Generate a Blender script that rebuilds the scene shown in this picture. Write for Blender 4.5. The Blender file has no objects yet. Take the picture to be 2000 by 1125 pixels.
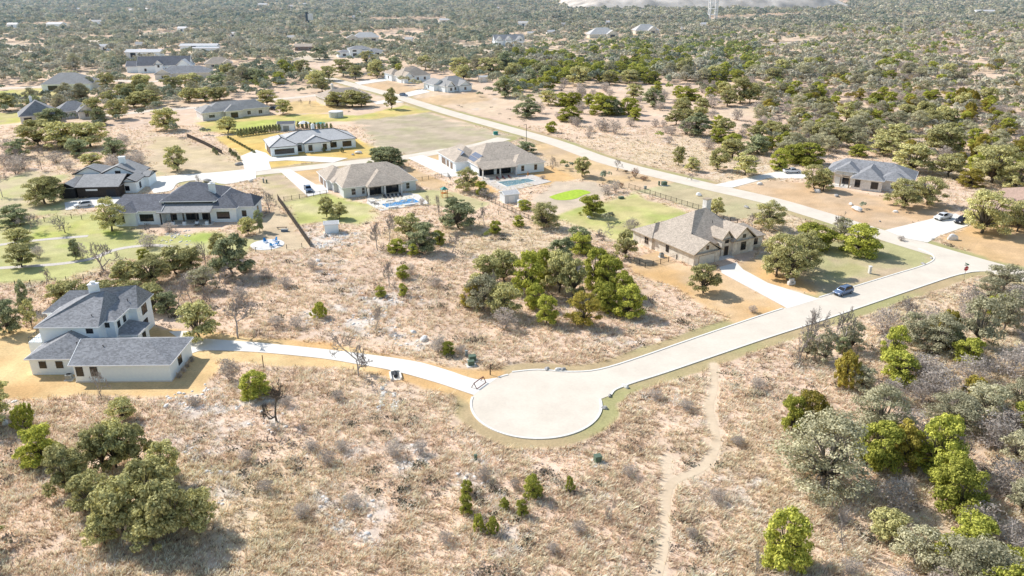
import bpy, bmesh, math, random
import numpy as np
from mathutils import Vector, Matrix
random.seed(7); rng = np.random.default_rng(11)
sc = bpy.context.scene; COL = sc.collection
PI = math.pi
# ------------------------------------------------------------------ camera
F = 1530.; PITCH = math.radians(22.1); HC = 66.
sP, cP = math.sin(PITCH), math.cos(PITCH)
cd = bpy.data.cameras.new('camera'); cam = bpy.data.objects.new('camera', cd); COL.objects.link(cam)
cam.location = (0, 0, HC); cam.rotation_euler = (PI/2-PITCH, 0, 0)
cd.sensor_width = 36; cd.lens = 36*F/2000; cd.clip_start = 1; cd.clip_end = 12000
sc.camera = cam
def at(x, y, h=0.):                       # a spot in the survey photo -> the point of the ground it shows
    v = y-562.5; t = (HC-h)/(F*sP+v*cP)
    return ((x-1000)*t, (F*cP-v*sP)*t)
def proj(X, Y, Z=0.):
    zc = Y*cP+(HC-Z)*sP; yc = -(Y*sP-(HC-Z)*cP)
    return 1000+F*X/zc, 562.5+F*yc/zc
def mpp(y): return HC/(F*sP+(y-562.5)*cP)   # metres per survey pixel across
# ------------------------------------------------------------------ light
SUN_AZ = math.radians(-32); SUN_EL = math.radians(42)   # direction the shadows fall
w = bpy.data.worlds.new('World'); sc.world = w; w.use_nodes = True
nt = w.node_tree; sky = nt.nodes.new('ShaderNodeTexSky'); sky.sky_type = 'NISHITA'; sky.sun_disc = False
sdir = Vector((-math.cos(SUN_AZ)*math.cos(SUN_EL), -math.sin(SUN_AZ)*math.cos(SUN_EL), math.sin(SUN_EL)))
sky.sun_elevation = SUN_EL; sky.sun_rotation = math.atan2(sdir.x, sdir.y)
sky.air_density = 1.4; sky.dust_density = .8
bg = nt.nodes['Background']; bg.inputs[1].default_value = 0.14; nt.links.new(sky.outputs[0], bg.inputs[0])
ld = bpy.data.lights.new('sun', 'SUN'); lo = bpy.data.objects.new('sun', ld); COL.objects.link(lo)
ld.energy = 5.0; ld.angle = math.radians(.5); ld.color = (1, .965, .915)
lo.rotation_euler = (-sdir).to_track_quat('-Z', 'Y').to_euler()
sc.view_settings.view_transform = 'Standard'; sc.view_settings.look = 'None'; sc.view_settings.exposure = 0
# ------------------------------------------------------------------ materials
def nodemat(name):
    m = bpy.data.materials.new(name); m.use_nodes = True
    return m, m.node_tree, m.node_tree.nodes['Principled BSDF']
def mat(name, col, rough=.8, var=.15, scale=1.5, metal=0, spec=.3, bump=0, detail=4):
    m, t, b = nodemat(name)
    b.inputs['Roughness'].default_value = rough; b.inputs['Metallic'].default_value = metal
    b.inputs['Specular IOR Level'].default_value = spec
    if var:
        tc = t.nodes.new('ShaderNodeTexCoord'); n = t.nodes.new('ShaderNodeTexNoise'); n.inputs['Scale'].default_value = scale
        n.inputs['Detail'].default_value = detail; t.links.new(tc.outputs['Object'], n.inputs['Vector'])
        r = t.nodes.new('ShaderNodeValToRGB'); r.color_ramp.elements[0].position = .3; r.color_ramp.elements[1].position = .7
        r.color_ramp.elements[0].color = tuple(c*(1-var) for c in col)+(1,); r.color_ramp.elements[1].color = tuple(min(1, c*(1+var)) for c in col)+(1,)
        t.links.new(n.outputs['Fac'], r.inputs[0]); t.links.new(r.outputs[0], b.inputs['Base Color'])
        if bump:
            bp = t.nodes.new('ShaderNodeBump'); bp.inputs['Strength'].default_value = bump; bp.inputs['Distance'].default_value = .1
            t.links.new(n.outputs['Fac'], bp.inputs['Height']); t.links.new(bp.outputs[0], b.inputs['Normal'])
    else: b.inputs['Base Color'].default_value = tuple(col)+(1,)
    return m
def shingle(name, col, var=.35):
    m, t, b = nodemat(name); b.inputs['Roughness'].default_value = .9; b.inputs['Specular IOR Level'].default_value = .2
    tc = t.nodes.new('ShaderNodeTexCoord'); mp = t.nodes.new('ShaderNodeMapping'); mp.inputs['Scale'].default_value = (1.6, 1.6, 4)
    t.links.new(tc.outputs['Object'], mp.inputs['Vector'])
    v = t.nodes.new('ShaderNodeTexVoronoi'); v.inputs['Scale'].default_value = 1.7; t.links.new(mp.outputs[0], v.inputs['Vector'])
    n = t.nodes.new('ShaderNodeTexNoise'); n.inputs['Scale'].default_value = .35; n.inputs['Detail'].default_value = 6; t.links.new(tc.outputs['Object'], n.inputs['Vector'])
    sep = t.nodes.new('ShaderNodeSeparateColor'); t.links.new(v.outputs['Color'], sep.inputs[0])
    ad = t.nodes.new('ShaderNodeMath'); ad.operation = 'MULTIPLY_ADD'; ad.inputs[1].default_value = .5
    t.links.new(sep.outputs[0], ad.inputs[0]); 
    ml = t.nodes.new('ShaderNodeMath'); ml.operation = 'MULTIPLY'; ml.inputs[1].default_value = .55
    t.links.new(n.outputs['Fac'], ml.inputs[0]); t.links.new(ml.outputs[0], ad.inputs[2])
    r = t.nodes.new('ShaderNodeValToRGB'); r.color_ramp.elements[0].position = .15; r.color_ramp.elements[1].position = .85
    r.color_ramp.elements[0].color = tuple(c*(1-var) for c in col)+(1,); r.color_ramp.elements[1].color = tuple(c*(1+var) for c in col)+(1,)
    t.links.new(ad.outputs[0], r.inputs[0]); t.links.new(r.outputs[0], b.inputs['Base Color'])
    return m
def stone(name, col, col2, scale=1.6):
    m, t, b = nodemat(name); b.inputs['Roughness'].default_value = .9
    tc = t.nodes.new('ShaderNodeTexCoord'); v = t.nodes.new('ShaderNodeTexVoronoi'); v.inputs['Scale'].default_value = scale
    t.links.new(tc.outputs['Object'], v.inputs['Vector']); sep = t.nodes.new('ShaderNodeSeparateColor'); t.links.new(v.outputs['Color'], sep.inputs[0])
    r = t.nodes.new('ShaderNodeValToRGB'); r.color_ramp.elements[0].color = tuple(col)+(1,); r.color_ramp.elements[1].color = tuple(col2)+(1,)
    t.links.new(sep.outputs[0], r.inputs[0]); t.links.new(r.outputs[0], b.inputs['Base Color'])
    return m
def leafmat(name, c0, c1, trans=.35, objvar=.25):
    m = bpy.data.materials.new(name); m.use_nodes = True; t = m.node_tree; t.nodes.clear()
    out = t.nodes.new('ShaderNodeOutputMaterial'); g = t.nodes.new('ShaderNodeNewGeometry'); oi = t.nodes.new('ShaderNodeObjectInfo')
    r = t.nodes.new('ShaderNodeValToRGB'); r.color_ramp.elements[0].color = tuple(c0)+(1,); r.color_ramp.elements[1].color = tuple(c1)+(1,)
    t.links.new(g.outputs['Random Per Island'], r.inputs[0])
    mr = t.nodes.new('ShaderNodeMapRange'); mr.inputs[3].default_value = 1-objvar; mr.inputs[4].default_value = 1+objvar; t.links.new(oi.outputs['Random'], mr.inputs[0])
    hs = t.nodes.new('ShaderNodeHueSaturation'); t.links.new(mr.outputs[0], hs.inputs['Value']); t.links.new(r.outputs[0], hs.inputs['Color'])
    d = t.nodes.new('ShaderNodeBsdfDiffuse'); tr = t.nodes.new('ShaderNodeBsdfTranslucent'); mx = t.nodes.new('ShaderNodeMixShader'); mx.inputs[0].default_value = trans
    for s in (d, tr): t.links.new(hs.outputs[0], s.inputs['Color'])
    t.links.new(d.outputs[0], mx.inputs[1]); t.links.new(tr.outputs[0], mx.inputs[2]); t.links.new(mx.outputs[0], out.inputs[0])
    return m
def attrmat(name, trans=0., var=.25, noise=0):
    m = bpy.data.materials.new(name); m.use_nodes = True; t = m.node_tree; t.nodes.clear()
    out = t.nodes.new('ShaderNodeOutputMaterial'); a = t.nodes.new('ShaderNodeAttribute'); a.attribute_name = 'col'
    g = t.nodes.new('ShaderNodeNewGeometry'); mr = t.nodes.new('ShaderNodeMapRange'); mr.inputs[3].default_value = 1-var; mr.inputs[4].default_value = 1+var
    t.links.new(g.outputs['Random Per Island'], mr.inputs[0])
    hs = t.nodes.new('ShaderNodeHueSaturation'); t.links.new(a.outputs['Color'], hs.inputs['Color']); t.links.new(mr.outputs[0], hs.inputs['Value'])
    d = t.nodes.new('ShaderNodeBsdfDiffuse'); t.links.new(hs.outputs[0], d.inputs['Color'])
    if trans:
        tr = t.nodes.new('ShaderNodeBsdfTranslucent'); mx = t.nodes.new('ShaderNodeMixShader'); mx.inputs[0].default_value = trans
        t.links.new(hs.outputs[0], tr.inputs['Color']); t.links.new(d.outputs[0], mx.inputs[1]); t.links.new(tr.outputs[0], mx.inputs[2]); t.links.new(mx.outputs[0], out.inputs[0])
    else: t.links.new(d.outputs[0], out.inputs[0])
    return m
M = {}
M['white_wall'] = mat('white_wall', (.87, .94, 1.0), .8, .03, 2)
M['cream_wall'] = mat('cream_wall', (.78, .74, .66), .85, .08, 2)
M['grey_wall'] = mat('grey_wall', (.68, .71, .73), .85, .06, 2)
M['lime_stone'] = stone('lime_stone', (.86, .80, .70), (.62, .55, .46), 1.4)
M['pale_stone'] = stone('pale_stone', (.84, .82, .79), (.66, .64, .61), 1.8)
M['brown_brick'] = stone('brown_brick', (.30, .22, .17), (.18, .13, .10), 3)
M['dark_wood'] = mat('dark_wood', (.055, .045, .04), .8, .3, 3)
M['charcoal'] = mat('charcoal', (.035, .038, .045), .7, .2, 3)
M['trim'] = mat('trim', (.9, .9, .9), .6, 0)
M['dark_trim'] = mat('dark_trim', (.04, .04, .045), .6, 0)
M['tan_trim'] = mat('tan_trim', (.45, .36, .26), .7, 0)
M['glass'] = mat('glass', (.015, .018, .025), .08, 0, spec=.6)
M['roof_slate'] = shingle('roof_slate', (.29, .29, .30))
M['roof_dark'] = shingle('roof_dark', (.15, .155, .175))
M['roof_tan'] = shingle('roof_tan', (.48, .405, .33), .28)
M['roof_grey'] = shingle('roof_grey', (.34, .335, .33), .25)
M['roof_light'] = shingle('roof_light', (.56, .55, .54), .15)
M['roof_brown'] = shingle('roof_brown', (.40, .28, .22), .25)
M['metal_roof'] = mat('metal_roof', (.62, .62, .63), .5, .05, 1, metal=.0)
M['solar'] = mat('solar', (.16, .18, .24), .25, .1, 4, spec=.6)
M['concrete'] = mat('concrete', (.74, .70, .64), .9, .06, .5, detail=8)
M['concrete_white'] = mat('concrete_white', (.80, .755, .68), .9, .05, .4, detail=8)
M['pavers'] = mat('pavers', (.62, .56, .50), .9, .12, 2)
M['kerb'] = mat('kerb', (.84, .80, .73), .9, .05, 2)
M['rock'] = mat('rock', (.78, .75, .71), .95, .2, 1.2, bump=.6)
M['rock_grey'] = mat('rock_grey', (.42, .40, .38), .95, .35, 1.4, bump=.6)
M['water_teal'] = mat('water_teal', (.17, .30, .34), .1, .2, .8, spec=.5)
M['water'] = mat('water', (.04, .30, .66), .1, .25, .8, spec=.5)
M['pool_tile'] = mat('pool_tile', (.10, .28, .45), .3, .1, 4)
M['black_iron'] = mat('black_iron', (.02, .02, .02), .5, 0)
M['steel'] = mat('steel', (.5, .5, .5), .4, .1, 3, metal=.6)
M['util_green'] = mat('util_green', (.12, .17, .12), .6, .1, 3)
M['util_grey'] = mat('util_grey', (.32, .34, .33), .6, .1, 3)
M['rust'] = mat('rust', (.16, .05, .05), .6, .2, 4)
M['post_brown'] = mat('post_brown', (.10, .07, .05), .8, .2, 4)
M['red_paint'] = mat('red_paint', (.55, .02, .03), .5, 0)
M['white_paint'] = mat('white_paint', (.82, .82, .82), .5, 0)
M['blue_plastic'] = mat('blue_plastic', (.03, .28, .62), .5, .05, 3)
M['orange'] = mat('orange', (.62, .22, .05), .6, .1, 3)
M['teal'] = mat('teal', (.05, .28, .24), .5, .1, 3)
M['rubber'] = mat('rubber', (.02, .02, .02), .8, 0)
M['alloy'] = mat('alloy', (.5, .5, .52), .3, 0, metal=.8)
M['car_silver'] = mat('car_silver', (.17, .24, .38), .3, 0, metal=.35, spec=.6)
M['car_white'] = mat('car_white', (.75, .76, .78), .3, 0, spec=.6)
M['car_black'] = mat('car_black', (.02, .02, .025), .25, 0, spec=.6)
M['car_blue'] = mat('car_blue', (.12, .18, .28), .3, 0, spec=.6)
M['lamp_glass'] = mat('lamp_glass', (.8, .8, .82), .15, 0)
M['tail_red'] = mat('tail_red', (.4, .02, .02), .3, 0)
M['bark'] = mat('bark', (.14, .12, .10), .95, .35, 6)
M['bark_grey'] = mat('bark_grey', (.44, .39, .36), .95, .3, 6)
M['bark_mid'] = mat('bark_mid', (.24, .21, .18), .95, .3, 6)
M['L_oak'] = leafmat('oak_leaf', (.18, .175, .075), (.94, .88, .42), .32)
M['L_dark'] = leafmat('dark_oak_leaf', (.13, .15, .085), (.66, .68, .38), .3)
M['L_grey'] = leafmat('grey_oak_leaf', (.26, .25, .155), (.76, .71, .47), .3, .2)
M['L_jun'] = leafmat('juniper_leaf', (.15, .18, .035), (.78, .76, .17), .32)
M['L_yel'] = leafmat('brown_juniper_leaf', (.20, .175, .045), (.68, .56, .13), .3)
M['L_scrub'] = leafmat('scrub_twig', (.38, .33, .29), (.72, .64, .56), .45, .2)
M['L_red'] = leafmat('rusty_leaf', (.20, .09, .05), (.46, .24, .13), .3, .2)
M['tuft'] = attrmat('dry_grass_blades', .35, .25)
M['far_leaf'] = attrmat('distant_leaf', .25, .22)
# ------------------------------------------------------------------ mesh helpers
def link(o, parent=None):
    COL.objects.link(o)
    if parent is not None: o.parent = parent
    return o
def props(o, label=None, cat=None, group=None, kind=None):
    if label: o['label'] = label
    if cat: o['category'] = cat
    if group: o['group'] = group
    if kind: o['kind'] = kind
    return o
def empty(name, loc, rz=0, label=None, cat=None, group=None):
    o = bpy.data.objects.new(name, None); o.empty_display_size = .3; link(o)
    o.location = (loc[0], loc[1], loc[2] if len(loc) > 2 else 0); o.rotation_euler = (0, 0, rz)
    return props(o, label, cat, group)
class MB:
    def __init__(s): s.v = []; s.f = []
    def quad(s, *p):
        n = len(s.v); s.v += [tuple(q) for q in p]; s.f.append(tuple(range(n, n+len(p))))
    def box(s, x0, x1, y0, y1, z0, z1, T=None):
        n = len(s.v); vs = [(x, y, z) for z in (z0, z1) for (x, y) in ((x0, y0), (x1, y0), (x1, y1), (x0, y1))]
        if T is not None: vs = [tuple(T @ Vector(q)) for q in vs]
        s.v += vs
        s.f += [tuple(n+i for i in q) for q in ((3, 2, 1, 0), (4, 5, 6, 7), (0, 1, 5, 4), (1, 2, 6, 5), (2, 3, 7, 6), (3, 0, 4, 7))]
        return s
    def bar(s, a, b, wd, ht=None):           # rectangular bar between two points
        a, b = Vector(a), Vector(b); d = (b-a); L = d.length; d.normalize()
        q = d.to_track_quat('X', 'Z').to_matrix().to_4x4(); q.translation = a
        s.box(0, L, -wd/2, wd/2, -(ht or wd)/2, (ht or wd)/2, q); return s
    def tube(s, pts, rad, n=6, cap=True):
        rings = []
        for i, p in enumerate(pts):
            p = Vector(p); a = Vector(pts[max(i-1, 0)]); b = Vector(pts[min(i+1, len(pts)-1)]); d = (b-a).normalized()
            u = d.cross(Vector((.31, .77, .55))).normalized(); v = d.cross(u)
            k = len(s.v); rings.append(k)
            for j in range(n):
                t = 2*PI*j/n; q = p+(u*math.cos(t)+v*math.sin(t))*rad[i]; s.v.append(tuple(q))
        for a, b in zip(rings, rings[1:]):
            for j in range(n): s.f.append((a+j, a+(j+1) % n, b+(j+1) % n, b+j))
        if cap:
            s.f.append(tuple(rings[0]+j for j in range(n))[::-1]); s.f.append(tuple(rings[-1]+j for j in range(n)))
        return s
    def cyl(s, x, y, z0, z1, r0, r1=None, n=20): return s.tube([(x, y, z0), (x, y, z1)], [r0, r0 if r1 is None else r1], n)
    def prism(s, poly, z0, z1):               # poly in xy
        n = len(s.v); k = len(poly)
        s.v += [(x, y, z0) for x, y in poly]+[(x, y, z1) for x, y in poly]
        s.f.append(tuple(range(n+k-1, n-1, -1))); s.f.append(tuple(range(n+k, n+2*k)))
        for i in range(k): j = (i+1) % k; s.f.append((n+i, n+j, n+k+j, n+k+i))
        return s
    def mesh(s, name, m=None, smooth=False, bevel=0, tri=False):
        me = bpy.data.meshes.new(name); me.from_pydata(s.v, [], s.f)
        bm = bmesh.new(); bm.from_mesh(me)
        bmesh.ops.recalc_face_normals(bm, faces=bm.faces[:])
        if bevel:
            bmesh.ops.bevel(bm, geom=bm.edges[:], offset=bevel, segments=2, affect='EDGES', profile=.6, clamp_overlap=True)
        if tri: bmesh.ops.triangulate(bm, faces=bm.faces[:])
        bm.to_mesh(me); bm.free()
        if m: me.materials.append(M[m] if isinstance(m, str) else m)
        if smooth: me.polygons.foreach_set('use_smooth', [True]*len(me.polygons))
        return me
    def build(s, name, m, parent=None, **k):
        lab = k.pop('label', None)
        o = link(bpy.data.objects.new(name, s.mesh(name, m, **k)), parent)
        if lab: o['label'] = lab
        return o
def npmesh(name, V, Q, mats, mi=None, col=None):
    me = bpy.data.meshes.new(name); V = np.asarray(V, np.float32); Q = np.asarray(Q, np.int32); k = Q.shape[1]
    me.vertices.add(len(V)); me.vertices.foreach_set('co', V.ravel())
    me.loops.add(Q.size); me.loops.foreach_set('vertex_index', Q.ravel())
    me.polygons.add(len(Q)); me.polygons.foreach_set('loop_start', np.arange(0, Q.size, k, dtype=np.int32))
    me.polygons.foreach_set('loop_total', np.full(len(Q), k, np.int32))
    if mi is not None: me.polygons.foreach_set('material_index', np.asarray(mi, np.int32))
    for m in mats: me.materials.append(M[m])
    if col is not None:
        a = me.color_attributes.new('col', 'FLOAT_COLOR', 'POINT'); c4 = np.ones((len(V), 4), np.float32); c4[:, :3] = col
        a.data.foreach_set('color', c4.ravel())
    me.update(calc_edges=True); me.validate(); return me
# ------------------------------------------------------------------ numpy noise and regions
def vnoise(X, Y, seed=0):
    xi = np.floor(X).astype(np.int64); yi = np.floor(Y).astype(np.int64); fx = X-xi; fy = Y-yi
    fx = fx*fx*(3-2*fx); fy = fy*fy*(3-2*fy)
    def h(a, b):
        n = (a*374761393+b*668265263+seed*974634257) & 0x7fffffff; n = ((n ^ (n >> 13))*1274126177) & 0x7fffffff
        return ((n ^ (n >> 16)) & 0xffff)/65535.
    return (h(xi, yi)*(1-fx)+h(xi+1, yi)*fx)*(1-fy)+(h(xi, yi+1)*(1-fx)+h(xi+1, yi+1)*fx)*fy
def fbm(X, Y, s, oct=4, seed=0):
    o = np.zeros_like(X, dtype=float); a = .5; t = 0
    for i in range(oct): o += a*vnoise(X/s, Y/s, seed+i); t += a; a *= .5; s *= .5
    return o/t
def sdist(X, Y, poly):                       # signed distance, inside positive
    P = np.array(poly, float); X = np.asarray(X, float); Y = np.asarray(Y, float)
    if X.size > 2000:                        # only work near the outline
        near = (X > P[:, 0].min()-14) & (X < P[:, 0].max()+14) & (Y > P[:, 1].min()-14) & (Y < P[:, 1].max()+14)
        if near.mean() < .7:
            o_ = np.full(X.shape, -14.); o_[near] = sdist_(X[near], Y[near], P) if near.any() else 0; return o_
    return sdist_(X, Y, P)
def sdist_(X, Y, P):
    d = np.full(X.shape, 1e9); ins = np.zeros(X.shape, bool)
    for i in range(len(P)):
        x0, y0 = P[i]; x1, y1 = P[(i+1) % len(P)]
        dx, dy = x1-x0, y1-y0; L = dx*dx+dy*dy+1e-12
        t = np.clip(((X-x0)*dx+(Y-y0)*dy)/L, 0, 1); d = np.minimum(d, np.hypot(X-x0-t*dx, Y-y0-t*dy))
        if dy != 0: ins ^= ((y0 > Y) != (y1 > Y)) & (X < dx*(Y-y0)/dy+x0)
    return np.where(ins, d, -d)
def ldist(X, Y, line):
    d = np.full(X.shape, 1e9)
    for (x0, y0), (x1, y1) in zip(line, line[1:]):
        dx, dy = x1-x0, y1-y0; L = dx*dx+dy*dy+1e-12
        t = np.clip(((X-x0)*dx+(Y-y0)*dy)/L, 0, 1); d = np.minimum(d, np.hypot(X-x0-t*dx, Y-y0-t*dy))
    return d
def W(*pts): return [at(*p) for p in pts]
def smooth_line(pts, k=6):
    P = [Vector((p[0], p[1], 0)) for p in pts]; P = [2*P[0]-P[1]]+P+[2*P[-1]-P[-2]]; out = []
    for i in range(1, len(P)-2):
        for j in range(k):
            t = j/k; a, b, c, d = P[i-1], P[i], P[i+1], P[i+2]
            q = .5*((2*b)+(c-a)*t+(2*a-5*b+4*c-d)*t*t+(3*b-a-3*c+d)*t**3); out.append((q.x, q.y))
    out.append((P[-2].x, P[-2].y)); return out
def ribbon(line, w0, w1=None):
    L, R = [], []; n = len(line)
    for i, p in enumerate(line):
        a = line[max(i-1, 0)]; b = line[min(i+1, n-1)]; dx, dy = b[0]-a[0], b[1]-a[1]; l = math.hypot(dx, dy)
        wd = (w0 if w1 is None else w0+(w1-w0)*i/(n-1))/2
        L.append((p[0]-dy/l*wd, p[1]+dx/l*wd)); R.append((p[0]+dy/l*wd, p[1]-dx/l*wd))
    return L, R
# ------------------------------------------------------------------ roads
ROAD = smooth_line(W((500, 133), (575, 131), (625, 148), (690, 166), (760, 184), (870, 218), (1000, 254), (1086, 279), (1193, 317), (1362, 359), (1500, 391), (1600, 420), (1730, 461), (1860, 500), (1990, 537), (2150, 582)))
STREET = smooth_line(W((985, 270), (930, 285), (860, 296), (795, 307), (720, 314), (650, 322), (560, 332), (500, 338), (430, 346), (380, 352)))
BACKROAD = smooth_line(W((700, 171), (617, 186), (550, 193), (480, 199), (400, 209), (300, 216), (245, 222), (170, 227)))
FARROAD = smooth_line(W((575, 131), (500, 133), (440, 141), (380, 149), (290, 160), (225, 158), (120, 168), (-100, 176)))
CUL = at(1047, 787); CULR = 10.7
CT = W((1000, 727), (1050, 722.5), (1110, 726.5), (1170, 722), (1250, 698), (1350, 663), (1500, 612), (1600, 581), (1675, 558), (1740, 538), (1790, 523), (1814, 514), (1824, 506), (1819, 497), (1800, 488), (1770, 478))
CB = W((1193, 772), (1200, 763), (1215, 756), (1240, 747), (1300, 728), (1400, 694), (1500, 660), (1600, 628), (1700, 594), (1800, 560), (1857, 541), (1885, 534), (1905, 531), (1940, 530))
CT = smooth_line(CT, 4); CB = smooth_line(CB, 4)
a0 = math.atan2(CT[0][1]-CUL[1], CT[0][0]-CUL[0]); a1 = math.atan2(CB[0][1]-CUL[1], CB[0][0]-CUL[0])+2*PI
ARC = [(CUL[0]+CULR*math.cos(a0+(a1-a0)*i/48), CUL[1]+CULR*math.sin(a0+(a1-a0)*i/48)) for i in range(1, 48)]
LANE = CT[::-1]+ARC+CB                     # outline of the lane with its turning circle
DRIVE = {
 'white_house': smooth_line(W((330, 648), (380, 647), (378, 659), (500, 669), (650, 684), (800, 704), (870, 722), (930, 741), (972, 738)), 4)+smooth_line(W((925, 772), (850, 747), (770, 725), (700, 712), (625, 700), (500, 688), (400, 685), (370, 691), (362, 670)), 4),
 'stone_house': W((1405, 522), (1438, 513), (1452, 527), (1500, 553), (1600, 584), (1538, 603), (1490, 577), (1410, 534)),
 'brown_house': W((1728, 450), (1822, 427), (1866, 417), (1905, 436), (1832, 462), (1812, 474), (1770, 466)),
 'dark_house': W((1392, 362), (1440, 351), (1500, 339), (1540, 330), (1580, 338), (1575, 349), (1500, 348), (1430, 367)),
 'pool_house': W((545, 333), (567, 331), (617, 361), (637, 362), (642, 376), (601, 384)),
 'solar_house': W((796, 309), (825, 303), (878, 321), (906, 331), (900, 345), (872, 346)),
 'pale_house': W((470, 305), (500, 293), (520, 299), (530, 307), (600, 305), (680, 309), (650, 318), (560, 313.5), (525, 316), (530, 331), (480, 338)),
 'hill_house': W((692, 161), (750, 152), (768, 156), (702, 166)),
 'corner_house': W((772, 186), (827, 173), (840, 180), (790, 191)),
 'oak_house': W((728, 199), (765, 194), (790, 200), (735, 204)),
 'slope_house': smooth_line(W((285, 352), (300, 347), (350, 342), (420, 337), (500, 329)), 4)+smooth_line(W((500, 349), (440, 360), (400, 352), (350, 357), (335, 372), (300, 378)), 4),
 'farm_house': W((370, 136), (400, 147), (412, 150), (392, 153), (360, 140)),
 'left_yard': W((126, 396), (185, 385), (235, 385), (235, 400), (128, 411)),
}
PATHS = [smooth_line(W((-60, 527), (40, 521), (120, 515), (180, 505), (215, 491), (250, 483), (300, 479), (340, 483))), smooth_line(W((-30, 482), (75, 469), (172, 461)))]
TRAIL = smooth_line(W((1395, 712), (1393, 760), (1385, 800), (1398, 850), (1393, 885), (1370, 915), (1320, 938), (1303, 960), (1300, 1000), (1297, 1060), (1280, 1140), (1270, 1250)))
TRAIL2 = smooth_line(W((1301, 893), (1303, 915), (1304, 950)))
def sheet(name, polys, z, m, kind='structure'):
    mb = MB()
    for p in polys: mb.quad(*[(x, y, z) for x, y in p])
    o = mb.build(name, m, tri=True)
    for pl in o.data.polygons:
        if pl.normal.z < 0: pl.flip()
    return props(o, kind=kind)
def strip(name, lines, wd, z, m):
    mb = MB()
    for ln in lines:
        L, R = ribbon(ln, wd)
        for i in range(len(ln)-1): mb.quad((*R[i], z), (*R[i+1], z), (*L[i+1], z), (*L[i], z))
    return props(mb.build(name, m), kind='structure')
def roadmat(name, col, tint):
    m, t, b = nodemat(name); b.inputs['Roughness'].default_value = .9; b.inputs['Specular IOR Level'].default_value = .2
    tc = t.nodes.new('ShaderNodeTexCoord')
    n1 = t.nodes.new('ShaderNodeTexNoise'); n1.inputs['Scale'].default_value = .16; n1.inputs['Detail'].default_value = 7; n1.inputs['Roughness'].default_value = .65
    n2 = t.nodes.new('ShaderNodeTexNoise'); n2.inputs['Scale'].default_value = 2.2; n2.inputs['Detail'].default_value = 5
    for n in (n1, n2): t.links.new(tc.outputs['Object'], n.inputs['Vector'])
    r = t.nodes.new('ShaderNodeValToRGB'); r.color_ramp.elements[0].position = .32; r.color_ramp.elements[1].position = .62
    r.color_ramp.elements[0].color = tuple(tint)+(1,); r.color_ramp.elements[1].color = tuple(col)+(1,); t.links.new(n1.outputs['Fac'], r.inputs[0])
    mr = t.nodes.new('ShaderNodeMapRange'); mr.inputs[3].default_value = .9; mr.inputs[4].default_value = 1.08; t.links.new(n2.outputs['Fac'], mr.inputs[0])
    hs = t.nodes.new('ShaderNodeHueSaturation'); t.links.new(r.outputs[0], hs.inputs['Color']); t.links.new(mr.outputs[0], hs.inputs['Value']); v = t.nodes.new('ShaderNodeTexVoronoi'); v.feature = 'DISTANCE_TO_EDGE'; v.inputs['Scale'].default_value = .16; t.links.new(tc.outputs['Object'], v.inputs['Vector'])
    cr = t.nodes.new('ShaderNodeMapRange'); cr.inputs[1].default_value = 0; cr.inputs[2].default_value = .014; cr.inputs[3].default_value = .985; cr.inputs[4].default_value = 1; t.links.new(v.outputs['Distance'], cr.inputs[0])
    h2 = t.nodes.new('ShaderNodeHueSaturation'); t.links.new(hs.outputs[0], h2.inputs['Color']); t.links.new(cr.outputs[0], h2.inputs['Value']); t.links.new(h2.outputs[0], b.inputs['Base Color'])
    return m
M['road'] = roadmat('road_concrete', (.77, .685, .57), (.68, .595, .49))
M['dirt'] = roadmat('trail_dirt', (.74, .59, .42), (.62, .48, .33))
strip('road', [ROAD], 8.2, .03, 'road'); strip('side_street', [STREET], 7.2, .042, 'road')
strip('back_road', [BACKROAD], 6.5, .042, 'road'); strip('far_road', [FARROAD], 7, .05, 'road')
sheet('lane', [LANE], .054, 'road')
for i, (k_, p) in enumerate(DRIVE.items()): sheet('driveway', [p], .066+.005*i, 'concrete_white')
strip('footpath', PATHS, 1.9, .03, 'pavers')
# kerb of the lane
kb = MB()
for ln in (ARC, CT[:-3], CB[:-3]):
    L, R = ribbon(ln, .34)
    for i in range(len(ln)-1):
        p = [(*R[i], 0), (*R[i+1], 0), (*L[i+1], 0), (*L[i], 0)]; n = len(kb.v)
        kb.v += [(x, y, 0) for x, y, _ in p]+[(x, y, .16) for x, y, _ in p]
        kb.f += [tuple(n+j for j in q) for q in ((4, 5, 6, 7), (0, 1, 5, 4), (2, 3, 7, 6))]
# the kerb stops where the driveways meet the lane
def near_drive(x, y):
    for k in ('white_house', 'stone_house'):
        if sdist(np.array([x]), np.array([y]), DRIVE[k])[0] > -.3: return True
    return False
keep = [f for f in kb.f if not near_drive(*[sum(kb.v[i][a] for i in f)/len(f) for a in (0, 1)])]; kb.f = keep
props(kb.build('kerb', 'kerb'), kind='structure')
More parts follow.
